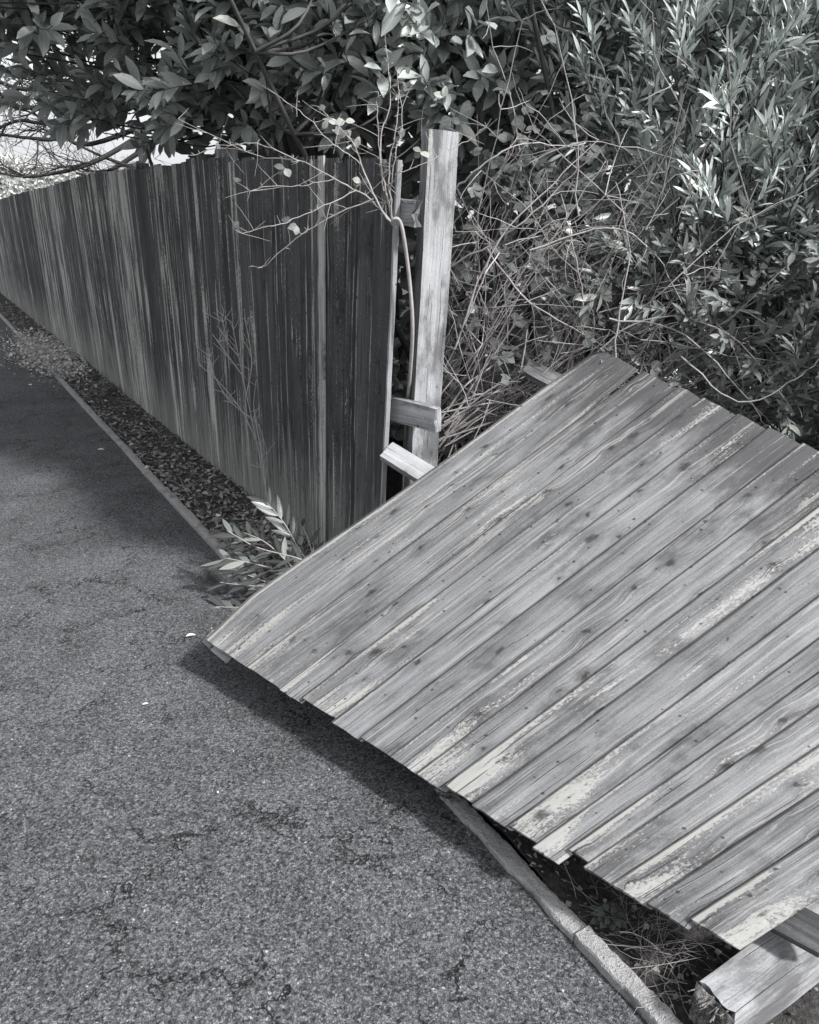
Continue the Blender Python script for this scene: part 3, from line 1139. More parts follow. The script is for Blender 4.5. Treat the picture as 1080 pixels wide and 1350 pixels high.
random.seed(101)
laurel = empty('laurel_bush', (0.0, 5.1, 0))
tag(laurel, 'big broad-leaved glossy evergreen laurel overhanging the top of the dark fence', 'bush')
lv = Leaves(5); tb = Tubes(4)
TR = Tubes(8)
stems = []
for k, (bx_, by_) in enumerate([(-0.9, 5.9), (-0.1, 5.3), (0.45, 4.9), (0.9, 4.9), (0.2, 5.7), (-1.6, 6.6)]):
    for q in range(3):
        pts = wander((bx_ + random.gauss(0, .1), by_ + random.gauss(0, .1), -0.1), (random.uniform(-.35, .15), random.uniform(-.35, .1), 1.0), random.uniform(2.6, 3.6), 9, 0.045, 0.03)
        TR.add(pts, 0.024, 0.008)
        stems += pts[4:]
ells = [((-1.60, 5.30, 2.80), (0.95, 1.0, 0.84), 260, 0.5),
        ((-2.10, 4.65, 2.98), (0.62, 0.6, 0.62), 230, 0.3),
        ((-0.75, 4.75, 2.85), (0.95, 0.8, 0.98), 380, 0.5),
        ((0.05, 4.35, 2.75), (0.85, 0.75, 0.95), 330, 0.5),
        ((0.65, 4.75, 2.70), (0.7, 0.7, 1.1), 260, 0.4),
        ((-2.35, 5.9, 3.35), (0.9, 0.9, 0.95), 150, 0.5)]
for c, r, n, lo in ells:
    for k in range(int(n * 1.5)):
        p, dr = ell_pt(c, r, lo, 0.97)
        if dr.y > 0.45: continue
        if p.z < 1.95 and p.y > 3.9 and p.x < 0.05 and random.random() < 0.5: continue
        out = dr * 0.7 + Vector((-0.2, -0.5, 0.7)) + Vector((random.gauss(0, .3), random.gauss(0, .3), random.gauss(0, .3)))
        shoot(lv, tb, p, out, random.uniform(0.16, 0.34), random.randint(6, 9), 0.148, 0.053, 0.03, 0.9, r0=0.0035, up=Vector((0.35, -0.55, 0.75)))
        # feeder twig running back to the nearest stem
        if random.random() < 0.22:
            q = min(stems, key=lambda s_: (s_ - p).length)
            if 0.1 < (q - p).length < 1.3:
                m_ = (p + q) / 2 + Vector((random.gauss(0, .06), random.gauss(0, .06), -0.08))
                tb.add(smooth_path([q, m_, p], 4), 0.010, 0.004)
    # inner fill: larger leaves deep in the crown, toned darker to paint its shade
    for k in range(int(n * 3.2)):
        p, dr = ell_pt(c, r, 0.0, 0.8)
        p.y += 0.35
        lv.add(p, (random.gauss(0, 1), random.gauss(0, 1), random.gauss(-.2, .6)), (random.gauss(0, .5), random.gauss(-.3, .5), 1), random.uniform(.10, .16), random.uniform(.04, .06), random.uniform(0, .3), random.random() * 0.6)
# back wall of foliage for depth, its leaves toned dark as painted shade
for k in range(7500):
    x = random.uniform(-1.5, 2.6)
    y = random.uniform(5.2, 6.6) - 0.15 * x
    z = random.uniform(0.0, 3.9)
    if x < -0.9 and z < 1.5: continue
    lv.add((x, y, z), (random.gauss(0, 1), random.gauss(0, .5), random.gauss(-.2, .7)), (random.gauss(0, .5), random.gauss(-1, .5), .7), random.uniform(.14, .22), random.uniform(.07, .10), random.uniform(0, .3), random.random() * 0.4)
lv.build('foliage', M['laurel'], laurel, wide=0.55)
tb.build('twigs', M['twig'], laurel)
TR.build('limbs', M['twig'], laurel)

# ------------------------------------------------------------------ narrow-leaved shrub on the right
random.seed(202)
shrub = empty('narrow_leaved_shrub', (1.7, 4.0, 0))
tag(shrub, 'tall grey-green shrub with slender lance-shaped leaves rising behind the fallen panel', 'bush')
lv = Leaves(5); tb = Tubes(4); TR = Tubes(6)
stems = []
for k in range(22):
    pts = wander((1.7 + random.gauss(0, .55), 3.9 + random.gauss(0, .3), -0.1), (random.gauss(-.05, .3), random.gauss(-.1, .2), 1), random.uniform(2.0, 3.0), 9, 0.05, 0.02)
    TR.add(pts, 0.018, 0.005)
    stems += pts[3:]
low_lv = Leaves(5)
ells = [((1.55, 3.75, 2.15), (0.95, 0.65, 1.05), 640, 0.45),
        ((2.35, 3.6, 1.8), (0.9, 0.8, 1.5), 520, 0.45),
        ((1.65, 3.35, 1.15), (0.95, 0.5, 0.75), 430, 0.45),
        ((1.15, 3.95, 2.65), (0.62, 0.5, 0.75), 240, 0.3),
        ((2.4, 2.75, 0.9), (0.7, 0.5, 0.8), 180, 0.45)]
for ei, (c, r, n, lo) in enumerate(ells):
    for k in range(int(n * 1.35)):
        p, dr = ell_pt(c, r, lo, 0.97)
        if dr.y > 0.4 or p.z < 0.2: continue
        dn_ = 0.55 if p.z > 1.5 else -0.05
        out = dr * 0.5 + Vector((-0.12, -0.35, dn_ + 0.35)) + Vector((random.gauss(0, .3), random.gauss(0, .3), random.gauss(0, .3)))
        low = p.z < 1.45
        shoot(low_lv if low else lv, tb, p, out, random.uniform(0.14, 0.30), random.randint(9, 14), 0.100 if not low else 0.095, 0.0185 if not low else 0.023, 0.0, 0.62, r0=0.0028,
              up=Vector((0.45, -0.6, 0.6)), curl=(-0.05, 0.2), rr=None)
        if random.random() < 0.3:
            q = min(stems, key=lambda s_: (s_ - p).length)
            if 0.1 < (q - p).length < 0.9:
                tb.add(smooth_path([q, (p + q) / 2 + Vector((random.gauss(0, .05), random.gauss(0, .05), -0.05)), p], 4), 0.006, 0.003)
    for k in range(int(n * 5)):  # inner fill, leaf tones kept lower to paint shade inside the shrub
        p, dr = ell_pt(c, r, 0.0, 0.8)
        p.y += 0.3
        if p.z < 0: continue
        lv.add(p, (random.gauss(0, 1), random.gauss(0, 1), random.gauss(0, .8)), (random.gauss(0, .5), random.gauss(-.3, .5), 1), random.uniform(.08, .12), random.uniform(.02, .032), random.uniform(0, .2), random.random() * 0.8)
lv.build('foliage', M['narrow'], shrub, wide=0.45, fold=0.15)
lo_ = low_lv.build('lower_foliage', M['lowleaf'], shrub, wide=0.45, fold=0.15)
lo_['label'] = 'darker broader leaves low in the shrub'
tb.build('twigs', M['twig'], shrub)
TR.build('stems', M['twig'], shrub)

# ------------------------------------------------------------------ bramble thicket
random.seed(303)
bram = empty('bramble_thicket', (0.7, 3.5, 0))
tag(bram, 'tangled thicket of bare arching bramble canes behind the pale post', 'brambles')
CT = Tubes(5); lv = Leaves(5); FT = CT
CT.box = (0.08, 3.08)
canes = []
# fan of canes sweeping from low left to upper right behind the post
for k in range(64):
    b0 = Vector((random.uniform(0.0, 0.75), random.uniform(3.15, 3.75), random.uniform(-0.05, 0.25)))
    d0 = Vector((random.uniform(0.05, 0.85), random.gauss(0, .2), random.uniform(0.6, 1.4)))
    pts = wander(b0, d0, random.uniform(0.9, 1.9), 12, 0.07, -0.055)
    CT.add(pts, random.uniform(0.0035, 0.006), 0.002)
    canes.append(pts)
for k in range(110):
    b0 = Vector((random.uniform(-0.05, 0.95), random.uniform(3.1, 3.6), random.uniform(0.1, 0.9)))
    d0 = Vector((random.gauss(0.45, .5), random.gauss(0, .2), random.uniform(0.4, 1.4)))
    pts = wander(b0, d0, random.uniform(0.5, 1.2), 10, 0.09, -0.04)
    CT.add(pts, random.uniform(0.002, 0.004), 0.0012, random.uniform(.3, 1))
    canes.append(pts)
for k in range(90):   # crossing dead stems
    b0 = Vector((random.uniform(0.2, 1.5), random.uniform(3.0, 3.45), random.uniform(0.5, 1.75)))
    d0 = Vector((random.gauss(0, 1), random.gauss(0, .25), random.gauss(0.1, .8)))
    pts = wander(b0, d0, random.uniform(0.4, 1.1), 10, 0.13, -0.02)
    CT.add(pts, random.uniform(0.002, 0.0035), 0.001)
    canes.append(pts)
for k in range(240):   # short dead twigs packed between the canes
    b0 = Vector((random.uniform(0.1, 1.15), random.uniform(3.08, 3.4), random.uniform(0.15, 1.55)))
    d0 = Vector((random.gauss(0.25, .5), random.gauss(0, .25), random.gauss(0.6, .8)))
    CT.add(wander(b0, d0, random.uniform(0.15, 0.5), 6, 0.08, -0.02), random.uniform(0.0014, 0.0028), 0.0008, random.uniform(.4, 1))
# low arching canes near the post foot
for k in range(14):
    b0 = at(582 + random.uniform(-4, 6), random.uniform(540, 600), 3.05)
    b1 = at(random.uniform(640, 760), random.uniform(470, 560), 3.15)
    mid = (b0 + b1) / 2 + Vector((0, 0, random.uniform(-.02, .07)))
    CT.add(smooth_path([b0, mid, b1, b1 + (b1 - mid) * 1.2], 5), 0.0045, 0.003, random.random() * 0.5)
# long named arcs seen against the hedge
CT.box = None
arcs = [[(560, 690, 3.1), (640, 480, 3.1), (720, 330, 3.05), (800, 210, 3.05)],
        [(600, 460, 3.05), (650, 330, 3.0), (720, 250, 3.0), (790, 185, 3.0)],
        [(590, 355, 3.1), (680, 300, 3.0), (745, 240, 3.0), (800, 190, 2.95)],
        [(748, 470, 3.1), (770, 420, 3.05), (757, 330, 3.0), (740, 255, 3.0)],
        [(600, 250, 3.05), (640, 215, 3.0), (690, 190, 3.0), (760, 196, 3.05)],
        [(700, 330, 3.0), (800, 300, 3.0), (860, 330, 3.0), (900, 400, 3.0)],
        [(800, 420, 2.95), (900, 440, 2.95), (980, 520, 2.9), (1010, 560, 2.9)],
        [(900, 470, 2.9), (975, 530, 2.85), (1050, 500, 2.85), (1085, 470, 2.85)],
        [(640, 330, 3.1), (700, 400, 3.0), (770, 440, 3.0), (850, 500, 3.0)],
        [(820, 560, 2.95), (812, 450, 2.95), (830, 330, 2.95), (812, 240, 2.95)],
        [(760, 490, 3.0), (850, 420, 2.95), (960, 440, 2.95), (1050, 545, 2.9)]]
for a in arcs:
    pts = smooth_path([at(*q) for q in a], 6)
    CT.add([p + Vector((random.gauss(0, .003), random.gauss(0, .003), random.gauss(0, .003))) for p in pts], 0.0042, 0.0016, random.uniform(0.3, .9))
    canes.append(pts)
# side twigs and thorns
CT.box = (0.08, 3.0)
for pts in canes:
    for j in range(random.randint(2, 5)):
        q = random.choice(pts[2:])
        w_ = wander(q, (random.gauss(0, 1), random.gauss(0, .5), random.gauss(.2, .8)), random.uniform(.06, .28), 5, 0.2, -0.02)
        FT.add(w_, 0.0018, 0.0007)
# rounded bramble leaves in threes
for k in range(330):
    if k < 120:
        p = Vector((random.gauss(0.50, .16), random.uniform(3.15, 3.5), random.gauss(1.72, .16)))
    elif k < 230:
        p = Vector((random.uniform(0.3, 1.5), random.uniform(2.95, 3.35), random.uniform(0.75, 1.5)))
    else:
        p = Vector((random.uniform(0.05, 1.3), random.uniform(3.1, 3.6), random.uniform(0.1, 1.6)))
    nn = Vector((random.gauss(0, .35), -0.55 + random.gauss(0, .3), 0.8))
    d0 = Vector((random.gauss(0, 1), random.gauss(0, .4), random.gauss(0, .6)))
    r_ = random.random() * (0.85 if k % 7 else 1.0)
    for a_ in (-1.1, 0, 1.1):
        n_ = nn.normalized(); dd = (d0 - n_ * d0.dot(n_)).normalized()
        dd = dd * math.cos(a_) + n_.cross(dd) * math.sin(a_)
        s_ = random.uniform(.8, 1.15)
        lv.add(p, dd, nn, 0.046 * s_, 0.036 * s_, random.uniform(0, .25), r_)
# a few lance leaves growing through the canes
for k in range(150):
    p = Vector((random.uniform(0.05, 1.2), random.uniform(3.1, 3.7), random.uniform(0.05, 1.2)))
    lv.add(p, (random.gauss(0, 1), random.gauss(-.3, .5), random.gauss(.3, .7)), (random.gauss(0, .4), -.4, 1), random.uniform(.07, .13), random.uniform(.022, .038), random.uniform(0, .3))
CT.build('canes', M['cane'], bram)
lv.build('leaves', M['bramble'], bram, wide=0.5, fold=0.12)

# ------------------------------------------------------------------ climber at the fence end
random.seed(404)
kn = (522, 296, 2.84)
cl = empty('climbing_stem', at(531, 660, 3.16))
tag(cl, 'pale leggy woody climber knotted over the free end of the dark fence', 'climber')
CT = Tubes(6); FT = CT; lv = Leaves(5)
main = [(531, 660, 3.16), (535, 560, 3.02), (541, 490, 2.88), (544, 430, 2.80), (540, 370, 2.78), (532, 310, 2.74), (526, 290, 2.73), (518, 290, 2.73), (521, 300, 2.75)]
CT.add(smooth_path([at(*q) for q in main], 6), 0.0075, 0.006, 0.8)
br = [([(521, 300, 2.82), (500, 272, 2.80), (476, 215, 2.82), (460, 180, 2.84), (420, 140, 2.86)], .0060),
      ([(521, 300, 2.82), (490, 264, 2.80), (440, 236, 2.78), (395, 212, 2.78), (340, 205, 2.80), (235, 157, 2.82)], .0055),
      ([(519, 296, 2.82), (506, 240, 2.82), (503, 180, 2.84), (516, 130, 2.86), (508, 60, 2.9)], .0055),
      ([(519, 296, 2.82), (512, 230, 2.80), (522, 170, 2.82), (526, 120, 2.86)], .0045),
      ([(514, 270, 2.82), (520, 210, 2.78), (530, 165, 2.8), (524, 90, 2.84)], .0035),
      ([(506, 250, 2.82), (500, 190, 2.80), (497, 140, 2.8), (499, 120, 2.8)], .0035),
      ([(492, 262, 2.80), (440, 284, 2.75), (390, 315, 2.72), (352, 350, 2.72), (335, 352, 2.72)], .0036),
      ([(470, 250, 2.79), (420, 275, 2.75), (370, 295, 2.72), (318, 307, 2.70)], .0030),
      ([(440, 236, 2.78), (400, 245, 2.75), (352, 246, 2.72), (330, 252, 2.7)], .0026),
      ([(476, 215, 2.82), (440, 190, 2.80), (400, 150, 2.82), (372, 130, 2.84)], .0030),
      ([(395, 212, 2.78), (340, 190, 2.78), (290, 196, 2.8), (250, 205, 2.8)], .0026),
      ([(520, 230, 2.82), (560, 215, 2.80), (610, 190, 2.84), (640, 168, 2.86)], .0026)]
alls = []
for c_, r_ in br:
    pts = smooth_path([at(q[0], q[1], q[2] - 0.07) for q in c_], 6)
    pts = [p + Vector((random.gauss(0, .0018), random.gauss(0, .002), random.gauss(0, .0018))) for p in pts]
    CT.add(pts, r_ * .66, 0.0010, random.uniform(.45, .9) if r_ != .0036 else .12)
    alls.append(pts)
for pts in alls:
    L = sum((a - b).length for a, b in zip(pts, pts[1:]))
    for j in range(int(L / 0.022)):
        q = random.choice(pts[3:])
        d_ = Vector((random.gauss(-.2, 1), random.gauss(0, .4), random.gauss(.35, .8)))
        ln = random.choice((.012, .015, .02, .03, .05, .10))
        w_ = wander(q, d_, ln, 6, 0.07)
        FT.add(w_, 0.0012, 0.0005, random.uniform(.2, .9))
        if random.random() < 0.05:
            lv.add(w_[-1], (random.gauss(0, 1), random.gauss(0, .5), random.gauss(0, .6)), (0.3, -0.8, .6), random.uniform(.02, .035), random.uniform(.018, .028), .2, random.choice((.3, .6, .9)))
for c_ in ((458, 172, 2.84), (448, 178, 2.84), (470, 182, 2.83), (455, 160, 2.84), (376, 222, 2.76), (384, 290, 2.72), (392, 298, 2.72), (433, 160, 2.86), (585, 128, 2.95), (555, 200, 2.80), (476, 240, 2.8), (530, 182, 2.8)):
    for j in range(3):
        lv.add(at(*c_), (random.gauss(0, 1), random.gauss(0, .4), random.gauss(0, .8)), (0.3, -0.9, .5), random.uniform(.025, .04), random.uniform(.02, .03), .15, random.choice((.5, .93, .98)))
CT.build('stem', M['dry'], cl)
lv.build('leaves', M['bramble'], cl, wide=0.5, fold=0.1)

# ------------------------------------------------------------------ dead weed in front of the fence
random.seed(505)
wd = empty('dead_weed', (-0.76, 3.84, 0))
tag(wd, 'dry branching dead weed stalk standing against the dark fence', 'weed')
CT = Tubes(4)
stalks = [[(362, 695, 3.84), (350, 640, 3.84), (338, 580, 3.83), (325, 520, 3.82), (315, 470, 3.8), (306, 425, 3.8)],
          [(356, 690, 3.80), (345, 600, 3.80), (335, 540, 3.80), (338, 500, 3.8)],
          [(338, 580, 3.83), (318, 540, 3.80), (290, 505, 3.78), (262, 480, 3.76)],
          [(325, 520, 3.82), (332, 480, 3.80), (327, 440, 3.80), (322, 418, 3.8)],
          [(330, 550, 3.82), (305, 530, 3.80), (285, 500, 3.79), (276, 470, 3.78)],
          [(320, 495, 3.81), (300, 468, 3.79), (280, 440, 3.78)],
          [(315, 470, 3.80), (300, 450, 3.79), (293, 418, 3.78)],
          [(350, 640, 3.84), (352, 600, 3.82), (342, 560, 3.8)]]
tips = []
for c_ in stalks:
    pts = smooth_path([at(*q) for q in c_], 5)
    CT.add(pts, 0.0042 if len(c_) > 4 else 0.0030, 0.0014, random.uniform(.6, 1))
    tips += pts[4:]
for j in range(80):
    q = random.choice(tips)
    w_ = wander(q, (random.gauss(-.15, .5), random.gauss(0, .3), random.uniform(.2, 1)), random.uniform(.03, .11), 4, 0.12)
    CT.add(w_, 0.0016, 0.0009, random.uniform(.6, 1))
    if random.random() < 0.6:
        e_ = w_[-1]
        CT.add([e_, e_ + Vector((0, 0, .003)), e_ + Vector((0, 0, .006))], 0.0022, 0.001, 0.9)
CT.build('stalk', M['paletwig'], wd)

# ------------------------------------------------------------------ leafy sprig between kerb and panel
random.seed(606)
sg = empty('laurel_sprig', (-0.46, 3.08, 0))
tag(sg, 'low spray of long pale-backed leaves lying over the kerb beside the panel corner', 'plant')
CT = Tubes(5); lv = Leaves(7)


def spray(c_, n, Lm, Wm, pale, t0=0.1):
    pts = smooth_path([at(*q) for q in c_], 6)
    CT.add(pts, 0.0042, 0.0018, 0.9)
    ax0 = (pts[-1] - pts[0]).normalized()
    sidev = ax0.cross(Vector((0.1, -0.5, 0.85))).normalized()
    for i in range(n):
        t = t0 + (1 - t0) * i / (n - 1)
        k = min(int(t * (len(pts) - 1)), len(pts) - 2)
        q = pts[k]
        ax = (pts[k + 1] - pts[k]).normalized()
        sd_ = 1 if i % 2 else -1
        an = random.uniform(.7, 1.05) * (1 - .4 * t)
        dd = ax * math.cos(an) + sidev * sd_ * math.sin(an)
        nn = Vector((-0.1, -0.45, 0.8)) + Vector((random.gauss(0, .4), random.gauss(0, .4), 0))
        if random.random() < pale: nn = -nn
        s_ = random.uniform(.8, 1.15)
        lv.add(q, dd, nn, Lm * s_, Wm * s_, random.uniform(-.05, .2) * (1 if nn.z > 0 else -1))


spray([(415, 752, 3.02), (395, 725, 3.08), (375, 690, 3.12), (352, 662, 3.15)], 19, .115, .027, .4)
spray([(410, 760, 2.98), (370, 752, 3.0), (330, 742, 3.02), (292, 735, 3.05)], 17, .115, .027, .45)
spray([(412, 756, 3.0), (398, 738, 2.95), (340, 722, 3.02), (300, 700, 3.08)], 12, .11, .025, .3)
spray([(400, 800, 2.85), (360, 790, 2.88), (320, 800, 2.9), (285, 800, 2.92)], 15, .10, .026, .15)
spray([(395, 790, 2.87), (365, 775, 2.9), (325, 772, 2.95), (290, 768, 3.0)], 10, .10, .025, .1)
spray([(418, 748, 3.05), (410, 722, 3.1), (402, 700, 3.15), (395, 690, 3.2)], 9, .09, .022, .2)
spray([(405, 772, 2.93), (380, 742, 2.98), (350, 715, 3.04), (322, 702, 3.1)], 15, .11, .027, .4)
spray([(400, 785, 2.9), (372, 775, 2.93), (345, 765, 2.96), (312, 752, 3.0)], 13, .105, .026, .3)
spray([(385, 805, 2.83), (360, 800, 2.85), (330, 812, 2.86), (300, 812, 2.88)], 11, .10, .025, .1)
lv.build('leaves', M['sprig'], sg, wide=0.45, fold=0.14)
CT.build('stem', M['dry'], sg)

# ------------------------------------------------------------------ litter, twigs, gravel, grass
random.seed(707)


def on_verge(s_, y):
    p = KP + KN * (0.051 + y) + KD * s_
    p.z = verge_h(s_, y, p)
    return p


lv = Leaves(3)
for k in range(7500):
    s_ = random.uniform(2.1, 3.0) if k % 3 == 0 else 2.1 + 14 * random.random() ** 1.6
    y = random.uniform(-0.03, 0.44)
    p = on_verge(s_, max(y, 0)) + Vector((0, 0, 0.006 + random.random() * 0.012))
    if y < 0: p.z = 0.04
    L_ = random.uniform(.015, .05)
    lv.add(p, (random.gauss(0, 1), random.gauss(0, 1), random.gauss(0, .25)), (random.gauss(0, .5), random.gauss(0, .5), 1), L_, L_ * random.uniform(.35, .8), random.uniform(-.2, .4), random.random() * (0.88 if random.random() < .8 else 1))
o = lv.build('leaf_litter', M['litter'])
tag(o, 'brown dead leaf litter covering the narrow verge under the standing fence', 'leaf litter', kind='stuff')

lv = Leaves(3)
for k in range(7500):
    s_ = random.gauss(9.9, 0.8) if k % 2 else random.gauss(9.2, 0.7)
    y = abs(random.gauss(0.08, 0.17)) * random.choice((1, 1, 1, -0.8))
    if y > 0.45: continue
    p = on_verge(s_, max(y, 0.0)) if y > 0 else KP + KN * (0.051 + y) + KD * s_
    p.z = (p.z if y > 0 else (0.032 if y > -0.06 else 0.0)) + 0.012 + random.random() * 0.02
    L_ = random.uniform(.015, .05)
    lv.add(p, (random.gauss(0, 1), random.gauss(0, 1), random.gauss(0, .3)), (random.gauss(0, .5), random.gauss(0, .5), 1), L_, L_ * random.uniform(.5, .9), random.uniform(-.2, .4))
o = lv.build('pale_leaf_drift', M['gravel'])
tag(o, 'pale drift of dry leaves and chips spilling over the kerb along the fence', 'leaf litter', kind='stuff')

# bark chips and clods on the dark bed near the camera
lv = Leaves(3)
for k in range(5200):
    s_ = random.uniform(-1.6, 2.2)
    y = random.uniform(0.0, 1.3)
    p = on_verge(s_, y) + Vector((0, 0, random.random() * 0.012))
    L_ = random.uniform(.006, .022)
    lv.add(p, (random.gauss(0, 1), random.gauss(0, 1), random.gauss(0, .5)), (random.gauss(0, .6), random.gauss(0, .6), 1), L_, L_ * random.uniform(.4, 1), random.uniform(-.2, .5), random.random() * .93)
o = lv.build('bark_chips', M['litter'])
tag(o, 'crumbly bark chips and clods on the dark soil beneath the fallen panel', 'bark chips', kind='stuff')

CT = Tubes(4)
for k in range(150):
    c = atz(random.gauss(870, 45), random.gauss(1245, 42), 0.0)
    p = Vector((c.x, c.y, 0.0 + random.random() * 0.02))
    if (p - KP).dot(KN) < 0.07: continue
    pts = wander(p, (random.gauss(0, 1), random.gauss(0, .8), random.uniform(0, .5)), random.uniform(.04, .2), 6, 0.22, -0.05)
    pts = [Vector((q.x, q.y, max(q.z, -0.01))) for q in pts]
    CT.add(pts, random.uniform(.0003, .0009), .0003, random.random() ** 2)
for a_ in ([(800, 1245, 0.01), (850, 1248, .03), (905, 1240, .02)], [(820, 1278, .01), (870, 1272, .02), (925, 1262, .02)], [(740, 1130, .02), (755, 1165, .03), (760, 1185, .0)]):
    CT.add(smooth_path([atz(*q) for q in a_], 5), .0011, .0006, .7)
o = CT.build('dry_grass', M['cane'])
tag(o, 'wiry dead grass and roots tangled on the dark soil by the kerb', 'dry grass', kind='stuff')

# straw twigs in verge
CT = Tubes(4)
for k in range(420):
    s_ = 2.0 + 7 * random.random() ** 1.7
    p = on_verge(s_, random.uniform(0.0, .42)) + Vector((0, 0, .012))
    pts = wander(p, (random.gauss(0, 1), random.gauss(0, 1), random.uniform(-.05, .25)), random.uniform(.05, .22), 5, 0.15, -0.02)
    CT.add(pts, random.uniform(.0009, .0024), .0007)
o = CT.build('fallen_twigs', M['dry'])
tag(o, 'thin dry fallen twigs scattered through the leaf litter of the verge', 'twigs', kind='stuff')


def tuft(name, label, p, n, h, spread, mat, cat='grass tuft', group=None):
    lv = Leaves(4)
    for k in range(n):
        q = p + Vector((random.gauss(0, spread), random.gauss(0, spread), 0))
        lv.add(q, (random.gauss(0, .5), random.gauss(0, .5), 1), (random.gauss(0, 1), random.gauss(0, 1), .2), random.uniform(.5, 1.1) * h, .004, random.uniform(.1, .5))
    root = lv.build(name, mat, None, wide=.2)
    tag(root, label, cat, group)
    return root


tuft('grass_tuft', 'small green grass tuft at the foot of the far fence beside the pale leaf drift', atz(128, 500, .02), 90, .11, .03, M['grass'])
tuft('grass_tuft', 'spreading grass tuft on the verge nearer than the one by the pale leaf drift', atz(148, 518, .02), 120, .10, .045, M['grass'])


def weed(label, p, n, L_, W_, r):
    lv = Leaves(5)
    for k in range(n):
        a_ = k * 2.4
        rr = r * (k / n) ** .5
        lv.add(p + Vector((math.cos(a_) * rr * .5, math.sin(a_) * rr * .5, .01 + .02 * (1 - k / n))), (math.cos(a_), math.sin(a_), random.uniform(.1, .6)), (random.gauss(0, .2), -.2, 1), L_ * random.uniform(.7, 1.2), W_ * random.uniform(.8, 1.2), .25, random.uniform(.3, .85))
    o = lv.build('weed', M['weedleaf'], None, wide=.5)
    tag(o, label, 'weed')


weed('small round-leaved green weed on dark soil below the edge of the panel', atz(803, 1215, .0), 26, .026, .018, .05)
weed('tiny moss-like weed in the asphalt gap beside the worn kerb', atz(578, 1052, .0), 30, .016, .010, .06)

# single dead leaf on the path and pebbles
for (px_, py_, L_, lab) in ((252, 839, .042, 'single pale curled leaf lying on the asphalt left of the panel corner'),
                            (133, 593, .05, 'small pale leaf lying on the shaded asphalt near the kerb'),
                            (192, 929, .022, 'tiny pale leaf scrap lying on open asphalt below the panel corner')):
    lv = Leaves(6)
    p = atz(px_, py_, .006)
    lv.add(p - Vector((L_ / 2, 0, 0)), (1, .45, .12), (0, -.3, 1), L_, L_ * .38, .2, .97)
    o = lv.build('fallen_leaf', M['litter'], None, fold=.3)
    tag(o, lab, 'leaf')

lv = Leaves(3)
for k in range(200):
    s_ = random.uniform(-1.0, 9)
    y = -0.058 - abs(random.gauss(0, .16)) if k % 2 else -random.uniform(.05, 2.6)
    p = KP + KN * y + KD * s_ + Vector((0, 0, .004))
    L_ = random.uniform(.003, .008)
    lv.add(p, (random.gauss(0, 1), random.gauss(0, 1), 0), (random.gauss(0, .3), random.gauss(0, .3), 1), L_, L_ * .8, .3, random.uniform(.4, 1))
o = lv.build('grit', M['gravel'])
tag(o, 'loose pale grit and crumbs scattered over the asphalt path', 'grit', kind='stuff')

# ------------------------------------------------------------------ bare tree behind the fence
random.seed(808)
bt = empty('bare_tree', (-1.2, 9.0, 0))
tag(bt, 'dark leafless tree with drooping twiggy branches beyond the fence under the laurel', 'tree')
TR = Tubes(6); FT = Tubes(4)
trunk = wander((-1.2, 9.0, -.1), (0, 0, 1), 4.2, 8, .05)
T2 = Tubes(10); T2.add(trunk, .13, .07)


def twigs(pts, lvl, r):
    for j in range(random.randint(4, 7) if lvl else 3):
        k = random.randint(1, len(pts) - 1)
        ax = (pts[k] - pts[k - 1]).normalized()
        d_ = ax + Vector((random.gauss(0, .5), random.gauss(0, .5), random.gauss(0, .45)))
        ln = random.uniform(.25, .7) * (1 if lvl > 1 else .55)
        q = wander(pts[k], d_, ln, 6, .13, -.01)
        for v_ in q: v_.z = max(v_.z, 1.97 + .05 * math.sin(v_.x * 9))
        (TR if lvl > 1 else FT).add(q, r, r * .35)
        if lvl > 0: twigs(q, lvl - 1, r * .55)


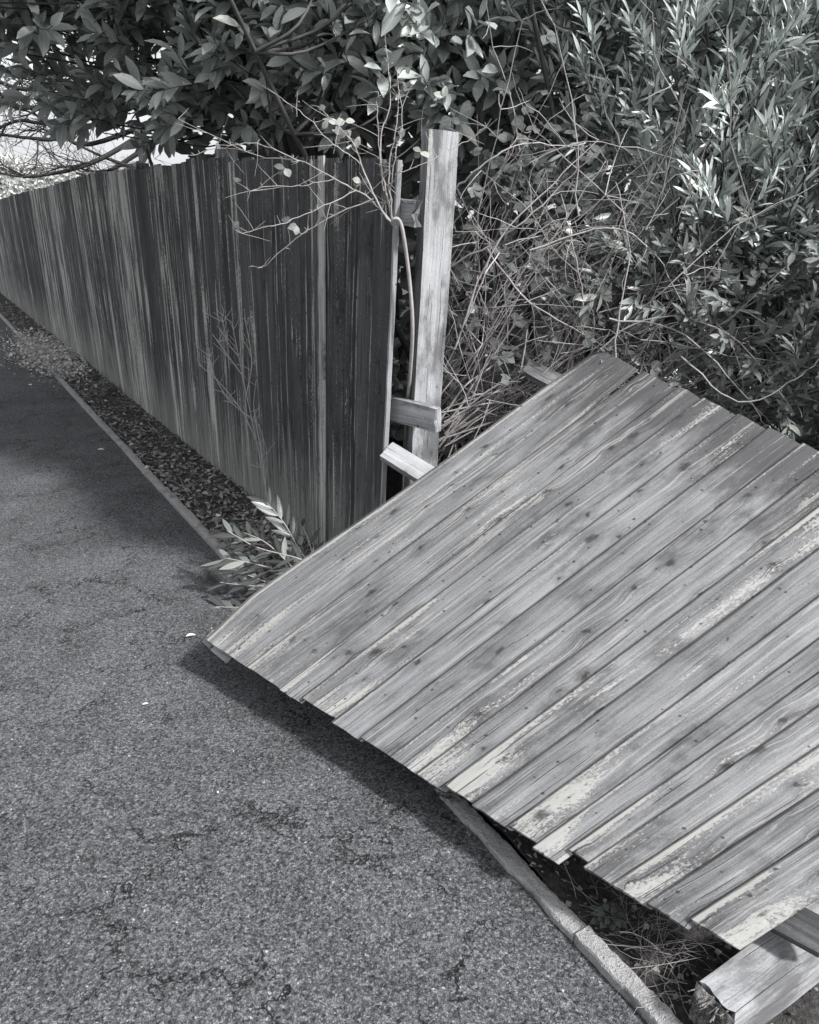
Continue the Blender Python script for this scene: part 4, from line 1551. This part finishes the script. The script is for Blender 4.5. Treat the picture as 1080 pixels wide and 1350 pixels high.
limbs = [[(230, 150, 8.6), (145, 203, 8.3), (100, 222, 8.1), (62, 230, 8.0), (30, 234, 7.9)],
         [(230, 150, 8.6), (120, 190, 8.6), (80, 176, 8.5), (45, 150, 8.4)],
         [(220, 120, 8.6), (90, 178, 8.4), (40, 182, 8.3), (-30, 172, 8.2)],
         [(220, 100, 8.6), (60, 140, 8.4), (10, 138, 8.3), (-40, 142, 8.2)],
         [(220, 100, 8.6), (50, 118, 8.6), (0, 108, 8.5), (-40, 100, 8.4)],
         [(220, 80, 8.6), (40, 95, 8.7), (-20, 80, 8.6)],
         [(200, 190, 8.6), (150, 222, 8.4), (120, 232, 8.2)],
         [(220, 120, 8.6), (70, 160, 8.8), (20, 160, 8.8), (-40, 190, 8.8)],
         [(220, 150, 8.6), (185, 215, 8.4), (150, 212, 8.3), (100, 190, 8.2)]]
for c_ in limbs:
    pts = smooth_path([at(*q) for q in c_], 5)
    TR.add([trunk[-2], pts[0]] if (trunk[-2] - pts[0]).length > .05 else pts[:2], .05, .028)
    TR.add(pts, .028, .010)
    twigs(pts, 2, .010)
T2.build('trunk', M['bark'], bt)
TR.build('branches', M['bark'], bt)
FT.build('twigs', M['bark'], bt)

# ------------------------------------------------------------------ far vegetation behind the end of the path
random.seed(909)
iv = empty('pale_hedge', (-10.2, 20.5, 0))
tag(iv, 'sunlit pale leafy hedge beyond the far end of the fence', 'hedge')
lv = Leaves(3)
for k in range(9000):
    x = random.uniform(-13.5, -7.4)
    y = 20.0 + random.random() ** 2 * 1.5
    top = 3.25 + .25 * math.sin(x * 2.1) - max(0, x + 9.8) * .55
    z = top * random.random() ** .6
    lv.add((x, y, z), (random.gauss(0, 1), random.gauss(-.3, .5), random.gauss(0, .7)), (random.gauss(.3, .5), -.7, .7), random.uniform(.09, .16), random.uniform(.06, .10), .2)
lv.build('foliage', M['ivy'], iv)
FT = Tubes(3)
for k in range(420):
    x = random.uniform(-21, -7)
    y = random.uniform(31, 34)
    hh = random.uniform(2.0, 5.2) - max(0, (x + 13.0)) * 0.42
    if hh < 1: continue
    FT.add(wander((x, y, hh * random.uniform(.2, .6)), (random.gauss(0, .35), random.gauss(0, .2), 1), hh * .5, 5, .12), .022, .006)
o = FT.build('bare_thicket', M['paletwig'])
tag(o, 'pale leafless thicket of twigs in the distance beyond the hedge', 'thicket', kind='stuff')

print('objects', len(bpy.data.objects), 'verts', sum(len(m.vertices) for m in bpy.data.meshes))
